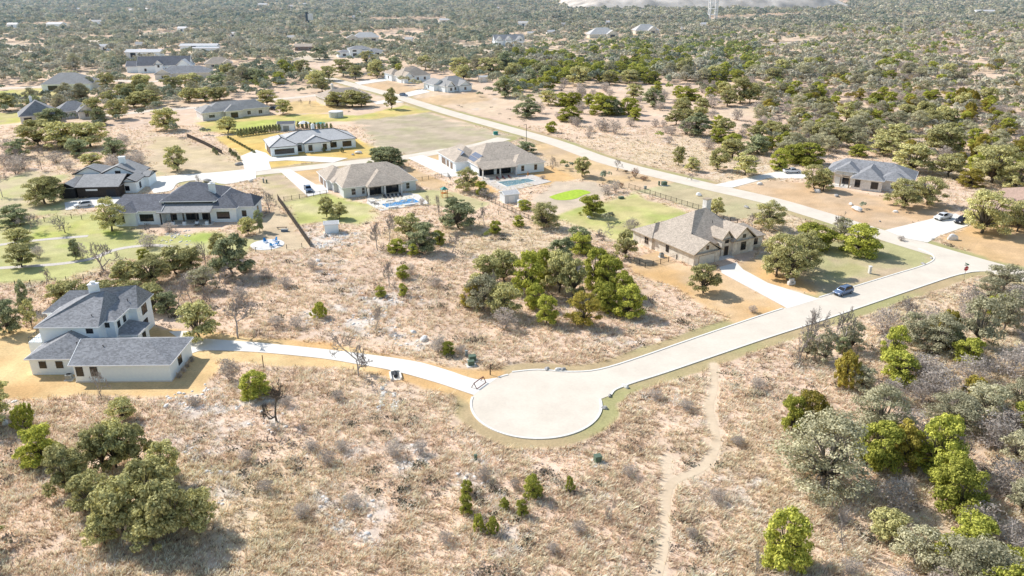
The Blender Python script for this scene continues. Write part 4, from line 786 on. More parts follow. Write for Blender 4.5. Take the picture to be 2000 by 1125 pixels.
# air conditioners
def aircon(px, label):
    x, y = at(*px); e = empty('air_conditioner', (x, y), .1, label, 'air conditioner')
    k = MB(); k.box(-.5, .5, -.5, .5, .1, 1.0); k.build('cabinet', 'util_grey', e, bevel=.04); k = MB(); k.cyl(0, 0, 1.003, 1.06, .4, n=18); k.build('fan_grille', 'black_iron', e); k = MB(); k.box(-.7, .7, -.7, .7, 0, .1); k.build('pad', 'concrete', e)
aircon((136, 741), 'grey air conditioner against the front of the white house'); aircon((1292, 502), 'grey air conditioner beside the stone house wall')
# ------------------------------------------------------------------ fences
def fence(name, px, label, h_=1.4, m='black_iron', gap=2.4, kind='iron', world=None):
    P = world or [at(*p) for p in px]; e = empty(name, P[0], 0, label, 'fence'); e0 = Vector((*P[0], 0)); post = None
    rails = MB(); pts = []
    for a_, b_ in zip(P, P[1:]):
        A_, B_ = Vector((*a_, 0))-e0, Vector((*b_, 0))-e0; L = (B_-A_).length; n = max(1, round(L/gap))
        for i in range(n): pts.append(A_.lerp(B_, i/n))
        if kind == 'iron':
            for z in (.2, h_-.1): rails.bar(A_+Vector((0, 0, z)), B_+Vector((0, 0, z)), .045)
            k_ = int(L/.3)
            for i in range(k_): q = A_.lerp(B_, (i+.5)/k_); rails.bar(q+Vector((0, 0, .1)), q+Vector((0, 0, h_)), .024)
        elif kind == 'wire':
            for z in (.4, .8, h_-.05): rails.bar(A_+Vector((0, 0, z)), B_+Vector((0, 0, z)), .025)
        else:
            rails.bar(A_+Vector((0, 0, h_/2)), B_+Vector((0, 0, h_/2)), .06, h_-.1)
    pts.append(B_)
    rails.build('panel' if kind == 'board' else 'rail', m, e)
    for p in pts[:100]:
        if post is None: k = MB(); k.box(-.06, .06, -.06, .06, 0, h_+.08); post = k.build('post', m, e); post.location = p
        else: o = post.copy(); link(o, e); o.location = p
fence('plank_wall', ((543, 391), (606, 482)), 'long dark wooden privacy wall running down to the meadow', 1.9, 'dark_wood', 2.4, 'board')
fence('iron_fence', ((1228, 367), (1240, 371), (1300, 390), (1375, 413)), 'black iron fence between the green lawn and the roadside strip', 1.5)
fence('iron_fence', ((555, 393), (600, 386), (638, 379)), 'thin black iron fence left of the tan-grey hip-roofed house', 1.4)
fence('iron_fence', ((812, 355), (850, 349), (875, 345), (880, 352)), 'thin black iron fence right of the tan-grey hip-roofed house', 1.4)
fence('iron_fence', ((938, 385), (1000, 414), (1040, 432), (1052, 438)), 'black iron fence stepping down past the grey pool shed', 1.4)
fence('iron_fence', ((1400, 425), (1440, 437), (1485, 455), (1490, 468)), 'black iron fence behind the stone house beside the road', 1.3)
fence('iron_fence', ((1206, 495), (1260, 523), (1290, 516), (1321, 507)), 'black iron fence enclosing the left corner of the stone house', 1.3)
fence('wire_fence', ((0, 560), (60, 557), (130, 550), (230, 538), (330, 520), (500, 492), (590, 484)), 'thin wire fence along the foot of the lawn paths', 1.2, 'black_iron', 4, 'wire')
fence('wire_fence', ((0, 450), (60, 436), (140, 427), (180, 430)), 'thin dark fence across the lawn left of the porch house', 1.3, 'black_iron', 3, 'wire')
fence('plank_fence', ((366, 268), (400, 283), (434, 301)), 'dark slatted fence along the edge of the golden garden', 1.6, 'dark_wood', 2.4, 'board')
fence('iron_fence', ((1075, 326), (1095, 322)), 'short iron fence right of the solar-panelled house', 1.3)
fence('wire_fence', ((860, 428), (920, 424), (1000, 418)), 'thin wire fence behind the meadow oaks below the second pool', 1.2, 'black_iron', 4, 'wire')
# ------------------------------------------------------------------ signs, poles, boxes
def text_mesh(s, size):
    cu = bpy.data.curves.new('lettering', 'FONT'); cu.body = s; cu.size = size; cu.align_x = 'CENTER'; cu.align_y = 'CENTER'; cu.extrude = .004
    o = bpy.data.objects.new('lettering', cu); COL.objects.link(o); dg = bpy.context.evaluated_depsgraph_get(); me = bpy.data.meshes.new_from_object(o.evaluated_get(dg)); bpy.data.objects.remove(o); return me
x, y = at(1883, 543); e = empty('stop_sign', (x, y), math.radians(12), 'red octagonal stop sign under crossed street-name blades at the junction', 'stop sign')
k = MB(); k.cyl(0, .05, 0, 3.3, .05, n=8); k.build('post', 'steel', e)
oc = [(.62*math.cos(PI/8+PI/4*i), .62*math.sin(PI/8+PI/4*i)) for i in range(8)]
def octo(r, y0, y1): 
    k = MB(); n = len(k.v); k.v += [(a_*r, y0, 2.35+b_*r) for a_, b_ in oc]+[(a_*r, y1, 2.35+b_*r) for a_, b_ in oc]
    k.f += [tuple(range(8)), tuple(range(15, 7, -1))]+[(i, (i+1) % 8, 8+(i+1) % 8, 8+i) for i in range(8)]; return k
s1 = octo(1, -.03, 0).build('sign_plate', 'white_paint', e); octo(.92, -.045, -.032).build('sign_face', 'red_paint', s1)
o = link(bpy.data.objects.new('lettering', text_mesh('STOP', .42)), s1); o.data.materials.append(M['white_paint']); o.rotation_euler = (PI/2, 0, 0); o.location = (0, -.052, 2.35)
M['sign_green'] = mat('sign_green', (.02, .10, .07), .5, 0)
k = MB(); k.box(-.6, .6, .03, .06, 3.1, 3.32); k.build('street_blade', 'sign_green', e); k = MB(); k.box(-.015, .015, -.55, .65, 3.36, 3.58); k.build('street_blade', 'sign_green', e)
x, y = at(957.5, 732); e = empty('sign_post', (x, y), .9, 'brown wooden sign post with short crossbar beside the turning circle', 'sign post')
k = MB(); k.box(-.07, .07, -.07, .07, 0, 2.1); k.build('post', 'post_brown', e); k = MB(); k.box(-.1, .9, -.05, .05, 1.72, 1.86); k.build('crossbar', 'post_brown', e)
x, y = at(515, 718); e = empty('marker_post', (x, y), 0, 'slim brown post on the grass edge below the long white driveway', 'post')
k = MB(); k.box(-.06, .06, -.06, .06, 0, 2.4); k.build('post', 'post_brown', e); k = MB(); k.box(-.08, .08, -.08, .08, 2.4, 2.46); k.build('cap', 'post_brown', e)
# driveway barrier
A_ = Vector((*at(926, 759), 0)); B_ = Vector((*at(944, 746), 0)); e = empty('barrier', A_, 0, 'dark red tubular barrier standing at the foot of the long white driveway', 'barrier'); D_ = B_-A_
nrm = Vector((D_.y, -D_.x, 0)).normalized()*.55
k = MB(); k.bar((0, 0, 1.05), D_+Vector((0, 0, 1.05)), .12); k.build('top_rail', 'rust', e)
k = MB(); k.bar(nrm+Vector((0, 0, .08)), D_+nrm+Vector((0, 0, .08)), .1); k.build('base_rail', 'rust', e)
for q in (Vector((0, 0, 0)), D_):
    k = MB(); k.bar(q+nrm+Vector((0, 0, .08)), q+Vector((0, 0, 1.05)), .1).bar(q-nrm+Vector((0, 0, .05)), q+Vector((0, 0, 1.05)), .1); k.build('leg', 'rust', e)
def ubox(name, px, w_, d_, h_, m, label, rz=.3, pad=True, cat='utility box', group='utility boxes'):
    x, y = at(*px); e = empty(name, (x, y), rz, label, cat, group)
    k = MB(); k.box(-w_/2, w_/2, -d_/2, d_/2, .08, h_*.82); k.build('cabinet', m, e, bevel=.03)
    k = MB(); k.box(-w_/2-.03, w_/2+.03, -d_/2-.05, d_/2, h_*.82+.003, h_); k.build('lid', m, e, bevel=.03)
    if pad: k = MB(); k.box(-w_/2-.35, w_/2+.35, -d_/2-.5, d_/2+.3, 0, .08); k.build('pad', 'concrete', e)
ubox('utility_box', (922.5, 704), 1.25, 1.0, 1.05, 'util_green', 'larger green utility box with concrete pad, rearmost by the turning circle')
ubox('utility_box', (920, 713), 1.1, .8, .9, 'util_green', 'lower green utility box, nearest the driveway of its trio')
ubox('utility_pedestal', (911, 696), .45, .4, 1.25, 'util_grey', 'slim grey utility pedestal, leftmost of the trio by the driveway', pad=False)
ubox('transformer_box', (1167, 902), 1.0, .9, 1.15, 'util_green', 'green transformer box on a wide white pad in the foreground meadow')
x, y = at(1172, 909); k = MB(); k.box(-1.1, 1.1, -.8, .8, 0, .1); o = k.build('concrete_slab', 'concrete'); o.location = (x, y, 0); o.rotation_euler.z = -.3; props(o, 'pale concrete slab in front of the green transformer box', 'slab')
ubox('utility_pedestal', (929, 899), .4, .35, 1.0, 'util_green', 'small grey-green pedestal in dry grass below the turning circle', pad=False)
ubox('utility_box', (1297, 362), 1.6, 1.3, 1.3, 'util_green', 'green utility box at the road edge, right of its slim neighbour'); ubox('utility_pedestal', (1287, 362), .5, .45, 1.4, 'util_green', 'slim green pedestal at the road edge beside a wider box', pad=False)
ubox('meter_box', (1260, 369), .8, .6, 1.0, 'util_grey', 'small grey box at the corner of the iron lawn fence', pad=False)
ubox('utility_box', (968, 263), 1.8, 1.3, 1.4, 'teal', 'teal-green utility box beside the through road above the solar house')
ubox('utility_pedestal', (515, 357), .5, .4, 1.5, 'util_grey', 'dark slim pedestal in grass below the side street', pad=False); ubox('utility_pedestal', (521, 357), .5, .4, 1.1, 'util_green', 'lower dark pedestal right of a taller one below the side street', pad=False)
ubox('septic_cover', (1213, 388), 1.6, 1.0, .7, 'util_green', 'dark green low cover box on the lawn beside the putting green', pad=False, cat='cover box')
def pole(name, px, h_, label, cat, arms=1):
    x, y = at(*px); e = empty(name, (x, y), .3, label, cat); k = MB(); k.cyl(0, 0, 0, h_, .13, .09, n=8); k.build('pole', 'post_brown' if arms > 1 else 'black_iron', e)
    if arms == 1: k = MB(); k.box(-.9, .05, -.06, .06, h_-.12, h_-.02); k.build('arm', 'black_iron', e); k = MB(); k.box(-1.25, -.7, -.14, .14, h_-.22, h_-.1); k.build('lamp_head', 'util_grey', e)
    else: k = MB(); k.box(-1.2, 1.2, -.07, .07, h_-.8, h_-.65); k.build('crossarm', 'post_brown', e); k = MB(); k.cyl(.35, -.25, h_-2.2, h_-1.2, .25, n=10); k.build('transformer', 'util_grey', e)
pole('street_lamp', (1028, 279), 7.6, 'tall dark street lamp on the near edge of the through road', 'street lamp')
pole('utility_pole', (211, 187), 10.5, 'wooden utility pole beside an oak in the upper left', 'utility pole', 2); pole('utility_pole', (961, 100), 11, 'wooden utility pole just left of three-gabled white house', 'utility pole', 2)
# elevated tank far off
x, y = at(604, 56); e = empty('elevated_tank', (x, y), 0, 'dark elevated tank on a single post with white side, far off', 'tank tower')
k = MB(); k.cyl(0, 0, 0, 9, .9, n=10); k.build('post', 'charcoal', e); k = MB(); k.box(-2.6, 0, -2, 2, 9, 19); k.build('dark_panel', 'charcoal', e); k = MB(); k.box(.01, 5.4, -2, 2, 10, 17); k.build('white_panel', 'white_paint', e)
# culvert headwall and drain
x, y = at(773, 738); e = empty('culvert', (x, y), .25, 'white concrete culvert mouth with dark round pipe beneath the driveway', 'culvert')
k = MB(); k.box(-.9, .9, -1.0, 1.6, 0, .12); k.box(-1.0, -.7, -1.0, 1.7, .0, .5).box(.7, 1.0, -1.0, 1.7, .0, .5).box(-.7, .7, 1.3, 1.7, .123, .75); k.build('headwall', 'concrete_white', e)
k = MB(); k.tube([(0, -.2, .45), (0, 1.31, .45)], [.36, .36], 14); k.build('pipe', 'charcoal', e)
# ------------------------------------------------------------------ rocks
def rock_mesh(seed, sub=2):
    bm = bmesh.new(); bmesh.ops.create_icosphere(bm, subdivisions=sub, radius=1); r = random.Random(seed)
    for _ in range(7):
        n = Vector((r.gauss(0, 1), r.gauss(0, 1), r.gauss(0, .8))).normalized(); d = r.uniform(.5, .85)
        for v in bm.verts:
            k_ = v.co.dot(n)
            if k_ > d: v.co -= n*(k_-d)
    for v in bm.verts: v.co *= r.uniform(.93, 1.05)
    me = bpy.data.meshes.new('boulder'); bm.to_mesh(me); bm.free(); return me
ROCKS = [rock_mesh(i) for i in range(5)]
for m_ in ROCKS: m_.materials.append(M['rock'])
ROCKG = []
for m_ in ROCKS: q = m_.copy(); q.materials.clear(); q.materials.append(M['rock_grey']); ROCKG.append(q)
BOULD = [(1069, 722, .7, 'g', 'grey boulder at the far kerb, left of a touching pair'), (1090, 723, .8, 'w', 'pale boulder at the far kerb, left half of a pair'), (1100, 723, .7, 'g', 'grey boulder at the far kerb, right half of a pair'),
 (1221, 756, .8, 'w', 'pale boulder on the verge where the lane leaves the circle'), (1191, 774, .6, 'g', 'small grey boulder on the verge, middle of three by the circle'), (1180, 798, .75, 'g', 'grey boulder on the verge, lowest of three by the circle'),
 (1860, 468, 1.5, 'w', 'jagged white boulder standing on golden grass right of the wide driveway'), (1820, 468, .8, 'w', 'low pale rock at the corner of the wide driveway'), (1714, 483, 1.2, 'g', 'grey boulder under the round green tree at the junction'),
 (1673, 411, 1.9, 'w', 'large pale boulder on tan lawn below the dark-roofed house'), (1662, 400, 1.1, 'w', 'smaller pale boulder just above a larger one on tan lawn'), (1749, 415, 1.0, 'w', 'pale boulder under oaks left of the brown house'), (1718, 433, .5, 'g', 'small dark rock on tan lawn above the junction'),
 (1596, 375, 1.5, 'w', 'white rock at the foot of the twin oaks'), (1634, 384, 1.2, 'g', 'grey rock on tan lawn right of the twin oaks'), (1365, 382, 1.5, 'w', 'pale rock on the roadside strip inside the iron fence'), (1458, 406, 1.1, 'g', 'grey rock on the roadside strip near the upper oak'), (1150, 426, 1.3, 'w', 'white rock at the base of the bright green lawn tree'),
 (1803, 516, .6, 'g', 'small grey rock on the junction corner, lower of two'), (1819, 505, .6, 'g', 'small grey rock on the junction corner, upper of two'), (808, 650, .9, 'w', 'pale rock in dry meadow, upper of a pair left of the utility boxes'), (829, 664, 1.2, 'w', 'larger white rock, lower of a pair left of the utility boxes'),
 (490, 355, 1.2, 'w', 'pale rock in the grass island below the side street'), (467, 322, 1.6, 'g', 'grey landscape rock in golden bed near the pale-roofed house'), (405, 356, 1.8, 'g', 'grey rock in the round bed left of the porch house chimney'), (620, 510, .9, 'w', 'white flat rock in the meadow below the plank wall, upper one'), (625, 519, .9, 'w', 'white flat rock in the meadow below the plank wall, lower one'),
 (325, 795, .7, 'w', 'pale rock in dry grass below the white garage wing'), (10, 828, 1.0, 'w', 'flat white rock at the left edge below the golden lawn'), (700, 300, 1.6, 'w', 'pale feature rock in front of the pale-roofed house, tallest there'), (690, 303, 1.0, 'g', 'grey feature rock left of the tallest one before the pale house'), (1484, 361, 1.3, 'w', 'pale rock near the road end of the long dark-house drive'), (1512, 333, 1.2, 'w', 'pale rock under trees beside the parked pickup'), (34, 640, .5, 'g', 'small grey rock under trees left of the white house'), (1165, 800, .0, 'g', '')]
for i, (px, py, r_, c_, lab) in enumerate(BOULD):
    if r_ <= 0: continue
    o = link(bpy.data.objects.new('boulder', (ROCKS if c_ == 'w' else ROCKG)[i % 5])); x, y = at(px, py); o.location = (x, y, r_*.22); o.scale = (r_*rng.uniform(.8, 1.1), r_*rng.uniform(.6, .8), r_*(.5 if px != 1860 else .95)); o.rotation_euler.z = rng.uniform(0, 6); props(o, lab, 'boulder', 'boulders')
# the white house-number stone and white post
x, y = at(1545, 556); e = empty('marker_stone', (x, y), .4, 'white upright stone with rounded top where the driveway meets the lane', 'marker stone')
k = MB(); k.prism([(-.95, -.4), (.95, -.35), (.9, .4), (-.9, .4)], 0, .9); k.prism([(-.7, -.32), (.6, -.3), (.55, .3), (-.6, .3)], .903, 1.5); k.build('stone', 'rock', e, bevel=.15); k = MB(); k.box(-.3, .3, -.44, -.4, .5, .8); k.build('plaque', 'util_grey', e)
x, y = at(1698, 534); e = empty('lawn_post', (x, y), .2, 'short white stone pillar on the corner lawn below the junction tree', 'pillar')
k = MB(); k.box(-.3, .3, -.3, .3, 0, 1.7); k.build('pillar', 'rock', e, bevel=.08); k = MB(); k.box(-.38, .38, -.38, .38, 1.703, 1.85); k.build('cap', 'rock', e, bevel=.04)
# loose limestone rubble (nobody could count it)
rb = [(m_, np.array([v.co[:] for v in m_.vertices]), np.array([p.vertices[:] for p in m_.polygons])) for m_ in [rock_mesh(90+i, 1) for i in range(4)]]
Vs, Fs, n = [], [], 0
def add_rubble(P, cnt, smin, smax):
    global n
    P = np.array(P); lo_, hi_ = P.min(0), P.max(0); pts = rng.uniform(lo_, hi_, (cnt*8, 2)); pts = pts[sdist(pts[:, 0], pts[:, 1], P) > 0]
    pts = pts[fbm(pts[:, 0], pts[:, 1], 3.5, 3, 171) > .46][:cnt]
    for x, y in pts:
        _, v, f = rb[rng.integers(4)]; s = rng.uniform(smin, smax); a_ = rng.uniform(0, 6.3); R_ = np.array([[math.cos(a_), -math.sin(a_), 0], [math.sin(a_), math.cos(a_), 0], [0, 0, 1]])
        Vs.append((v*np.array([s, s*.75, s*.35]))@R_.T+np.array([x, y, s*.08])); Fs.append(f+n); n += len(v)
for i, P in enumerate(ROCKY): add_rubble(P, [260, 130, 90, 90, 70, 40, 50, 50, 30, 25, 60, 30][i], .18, .55)
for ln in (W((752, 750), (746, 775), (739, 808)), W((776, 752), (774, 780), (767, 805))):
    for a_, b_ in zip(ln, ln[1:]): add_rubble([(a_[0]-.5, a_[1]), (a_[0]+.5, a_[1]), (b_[0]+.5, b_[1]), (b_[0]-.5, b_[1])], 34, .2, .5)
o = link(bpy.data.objects.new('limestone_rubble', npmesh('limestone_rubble', np.concatenate(Vs), np.concatenate(Fs), ['rock']))); props(o, 'loose white limestone rubble scattered over the dry meadow', 'rubble', kind='stuff')
# ------------------------------------------------------------------ vehicles
def car(px, rz, label, kind, paint, cat):
    x, y = at(*px); name = {'suv': 'parked_car', 'pickup': 'pickup_truck', 'sedan': 'parked_car'}[kind]
    e = empty(name, (x, y, .066), rz, label, cat)
    L, Wd = {'suv': (4.95, 1.95), 'pickup': (5.9, 2.02), 'sedan': (4.7, 1.85)}[kind]; hw = Wd/2; f = L/2
    if kind == 'suv': body = [(-f, .42), (-f+.02, .95), (-f+.1, 1.1), (f-1.25, 1.02), (f-.3, .88), (f, .7), (f, .38), (f-.3, .3), (-f+.3, .3)]; cab = [(-f+.12, 1.08), (-f+.42, 1.68), (-.2, 1.74), (.35, 1.68), (f-1.3, 1.0)]
    elif kind == 'pickup': body = [(-f, .55), (-f, 1.12), (f-1.5, 1.14), (f-.1, 1.06), (f, .8), (f, .45), (f-.3, .4), (-f+.3, .42)]; cab = [(-.85, 1.12), (-.72, 1.85), (.9, 1.85), (f-1.42, 1.12)]
    else: body = [(-f, .4), (-f+.05, .85), (-f+.9, .98), (f-1.3, .92), (f-.1, .75), (f, .5), (f-.2, .28), (-f+.3, .28)]; cab = [(-f+.6, .95), (-1.0, 1.42), (.3, 1.44), (f-1.35, .9)]
    def extr(poly, w0, w1, zt, zb):
        k = MB(); n_ = len(poly)
        for sg in (-1, 1): k.v += [(px_, sg*(w0+(w1-w0)*max(0, (pz-zb)/(zt-zb))), pz) for px_, pz in poly]
        k.f += [tuple(range(n_)), tuple(range(2*n_-1, n_-1, -1))]+[(i, (i+1) % n_, n_+(i+1) % n_, n_+i) for i in range(n_)]; return k
    zb = min(p[1] for p in cab); zt = max(p[1] for p in cab)
    b_ = extr(body, hw, hw-.06, 1.15, .3).build('body', paint, e, bevel=.07, smooth=True)
    extr(cab, hw-.07, hw-.27, zt, zb).build('cabin', paint, e, bevel=.05, smooth=True)
    # glass: side strips, windscreen, rear window
    def inset(poly, k_): cx = sum(p[0] for p in poly)/len(poly); cz = sum(p[1] for p in poly)/len(poly); return [(cx+(p[0]-cx)*k_, cz+(p[1]-cz)*k_+.02) for p in poly]
    ip = inset(cab, .84); g = MB()
    for sg in (-1, 1):
        vs = [(a_, sg*(hw-.07-.2*max(0, (c_-zb)/(zt-zb))+.012), c_) for a_, c_ in ip]; g.quad(*vs)
    g.build('side_window', 'glass', e)
    A1, B1 = cab[-1], cab[-2]; A0, B0 = cab[0], cab[1]
    for nm, P0, P1, sg in (('windscreen', A1, B1, 1), ('rear_window', A0, B0, -1)):
        d = Vector((P1[0]-P0[0], 0, P1[1]-P0[1])); nn = Vector((d.z, 0, -d.x)).normalized()*.03*(1 if sg > 0 else -1)
        if nn.x*sg < 0: nn = -nn
        a_ = Vector((P0[0], 0, P0[1]))+d*.12+nn; c_ = Vector((P0[0], 0, P0[1]))+d*.88+nn
        g = MB(); g.quad((a_.x, -(hw-.2), a_.z), (a_.x, hw-.2, a_.z), (c_.x, hw-.36, c_.z), (c_.x, -(hw-.36), c_.z)); g.build(nm, 'glass', e)
    wr = .4 if kind == 'pickup' else .35
    for wx in (-f+.95, f-.92):
        for sg in (-1, 1):
            k = MB(); k.tube([(wx, sg*(hw-.2), wr), (wx, sg*(hw+.02), wr)], [wr, wr], 18); w_ = k.build('wheel', 'rubber', e)
            k = MB(); k.tube([(wx, sg*(hw+.005), wr), (wx, sg*(hw+.035), wr)], [wr*.62, wr*.58], 12); k.build('rim', 'alloy', w_)
    for sg in (-1, 1):
        k = MB(); k.box(f-.12, f+.02, sg*(hw-.3)-.22, sg*(hw-.3)+.22, .68, .84); k.build('headlight', 'lamp_glass', e)
        k = MB(); k.box(-f-.02, -f+.08, sg*(hw-.16)-.1, sg*(hw-.16)+.1, .75, 1.02); k.build('tail_light', 'tail_red', e)
        k = MB(); k.box(f-1.75, f-1.5, sg*(hw+.08)-.09, sg*(hw+.08)+.09, 1.02, 1.18); k.build('mirror', paint, e)
    k = MB(); k.box(f-.02, f+.03, -.5, .5, .42, .62); k.build('grille', 'black_iron', e)
    if kind == 'suv':
        for sg in (-1, 1): k = MB(); k.bar((-f+.6, sg*.62, 1.76), (.1, sg*.62, 1.78), .05); k.build('roof_rail', 'black_iron', e)
    if kind == 'pickup':
        k = MB(); k.box(-f+.12, -1.0, -hw+.18, hw-.18, 1.125, 1.165); k.build('bed_floor', 'charcoal', e)
        for sg in (-1, 1): k = MB(); k.box(-f+.04, -.9, sg*(hw-.13)-.06, sg*(hw-.13)+.06, 1.1, 1.3); k.build('bed_side', paint, e)
        k = MB(); k.box(-f+.02, -f+.12, -hw+.14, hw-.14, 1.1, 1.3); k.build('tailgate', paint, e)
def head(a_, b_): (x0, y0), (x1, y1) = at(*a_), at(*b_); return math.atan2(y1-y0, x1-x0)
car((1646, 574), head((1700, 560), (1600, 592)), 'silver-blue estate car parked on the lane under the oak shadow', 'suv', 'car_silver', 'car')
car((1841, 428), head((1862, 424), (1822, 433)), 'white pickup truck on the wide driveway before the brown house', 'pickup', 'car_white', 'pickup')
car((1877, 435), head((1895, 428), (1862, 440)), 'dark car beside the white pickup on the wide driveway', 'suv', 'car_black', 'car')
car((1546, 338), head((1530, 336), (1562, 335)), 'white pickup half hidden by the twin oaks near the dark-roofed house', 'pickup', 'car_white', 'pickup')
car((602, 373), head((598, 364), (608, 380)), 'blue-grey pickup on the drive of the tan-grey hip-roofed house', 'pickup', 'car_blue', 'pickup')
car((788.5, 188), head((780, 187), (800, 189)), 'small dark blue car at the driveway mouth beside the through road', 'suv', 'car_blue', 'car')
car((163, 404), head((185, 400), (148, 405)), 'white car on the yard slab beside the charcoal garage', 'suv', 'car_white', 'car')
car((533, 215), head((520, 214), (545, 216)), 'dark car parked at the right end of the grey hip-roofed house', 'suv', 'car_black', 'car')
# ------------------------------------------------------------------ tree prototypes (crown 1 wide, 1 tall)
def leaf_quads(C, size, g, up=.3, asp=1.6, lift=None, out=None):
    n = len(C); N = g.normal(size=(n, 3)); N[:, 2] += up
    if out is not None: N = N*.55+out*1.5
    N /= np.linalg.norm(N, axis=1)[:, None]
    A_ = g.normal(size=(n, 3)) if lift is None else lift+g.normal(size=(n, 3))*.35
    U = np.cross(N, A_); U /= np.linalg.norm(U, axis=1)[:, None]+1e-9; Vv = np.cross(N, U)
    s = size*g.uniform(.6, 1.3, (n, 1)); a_ = U*s*.5; b_ = Vv*s*.5*asp
    P = np.stack([C-b_, C+a_*.9, C+b_, C-a_*.9], 1).reshape(-1, 3)       # leaf-shaped diamond
    return P, np.arange(4*n).reshape(-1, 4)
def limbs(name, paths, m, sides=5):
    k = MB()
    for pts, r0, r1 in paths:
        n_ = len(pts); k.tube(pts, [r0+(r1-r0)*i/(n_-1) for i in range(n_)], sides)
    return k.mesh(name, m, smooth=True)
def bend(a, b, g, amt, n=4):
    a, b = np.array(a, float), np.array(b, float); return [tuple(a+(b-a)*i/n+(g.normal(size=3)*amt*(0 < i < n))) for i in range(n+1)]
def oak(seed, leaf, dens=1., size=.038, bark='bark', nc=34, low=.16, rs=.92, skirt=8, zs=.14):
    g = np.random.default_rng(seed); C = []; OUT = []; paths = []; ph = g.uniform(0, 6.28, 3)
    fork = np.array([g.normal()*.03, g.normal()*.03, g.uniform(.12, .2)]); paths.append((bend((0, 0, -.02), fork, g, .012, 3), .032, .024))
    lobes = [(g.uniform(0, 6.28), g.uniform(.05, .22)) for _ in range(3)]
    for i in range(nc+skirt):
        a_ = 6.283*(i*.618+g.uniform(-.08, .08)); r = .40*math.sqrt((i+.5)/nc)*g.uniform(.78, 1.14)*(1+.16*math.sin(a_+ph[0])+.12*math.sin(2*a_+ph[1])); r = min(r, .45); top = math.sqrt(max(0, 1-(r/.46)**2))
        z = low+.06+(.82-low)*top*(g.uniform(.80, 1.05) if i % 3 else g.uniform(.25, .6))+g.uniform(-.04, .04); 
        if i >= nc: r = g.uniform(.16, .42); z = g.uniform(zs, zs+.24)
        p = np.array([r*math.cos(a_), r*math.sin(a_), z])
        rad = g.uniform(.065, .15)*rs; n_ = int(g.uniform(110, 190)*dens*(rad/.12)**2)
        D = g.normal(size=(n_, 3)); D[:, 2] = np.abs(D[:, 2])*.9-.25; D /= np.linalg.norm(D, axis=1)[:, None]
        C.append(p+D*rad*(g.random((n_, 1))**.45*1.12)*np.array([1.1, 1.1, .85])); OUT.append(D+np.array([0, 0, .25]))
        mid = fork+(p-fork)*.5+np.array([g.normal()*.03, g.normal()*.03, .02+.05*g.random()])
        paths.append(([tuple(fork), tuple(fork+(mid-fork)*.5+g.normal(size=3)*.012), tuple(mid), tuple(mid+(p-mid)*.6+g.normal(size=3)*.014), tuple(p)], g.uniform(.009, .017), .0025))
    C = np.concatenate(C); P, Q_ = leaf_quads(C, size, g, out=np.concatenate(OUT))
    return (limbs('trunk', paths, bark), npmesh('crown', P, Q_, [leaf]))
def jun(seed, leaf, dens=1., size=.036, taper=.75, base=.03):
    g = np.random.default_rng(seed); C = []; L = []; OUT = []; ph = g.uniform(0, 6.28, 4); paths = [(bend((0, 0, -.02), (0, 0, .8), g, .01), .03, .006)]
    for i in range(58):
        z = base+.05+(.88-base)*((i+.5)/58)**.9; rr = .43*(math.sin(PI*min(1, (z*.78+.2)))**taper)*g.uniform(.68, 1.15); a_ = i*2.399+g.uniform(-.3, .3); rr *= 1+.22*math.sin(a_+ph[0]+4*z)+.18*math.sin(2*a_+ph[1]-5*z)
        q = g.uniform(.6, 1.)**.5; p = np.array([rr*q*math.cos(a_), rr*q*math.sin(a_), z]); rad = g.uniform(.06, .11); n_ = int(95*dens)
        D = g.normal(size=(n_, 3)); D /= np.linalg.norm(D, axis=1)[:, None]
        C.append(p+D*rad*g.uniform(.4, 1.1, (n_, 1))*np.array([.9, .9, 1.25])); OUT.append(D+np.array([math.cos(a_)*.6, math.sin(a_)*.6, .35])); L.append(np.repeat((np.array([math.cos(a_)*.5, math.sin(a_)*.5, 1.]))[None], n_, 0))
        if i % 3 == 0: paths.append((bend((0, 0, z*.35), p, g, .012, 2), .009, .002))
    C = np.concatenate(C); C[:, 2] = np.maximum(C[:, 2], .01); P, Q_ = leaf_quads(C, size, g, .15, 2.1, np.concatenate(L), np.concatenate(OUT)*.38)
    return (limbs('trunk', paths, 'bark'), npmesh('crown', P, Q_, [leaf]))
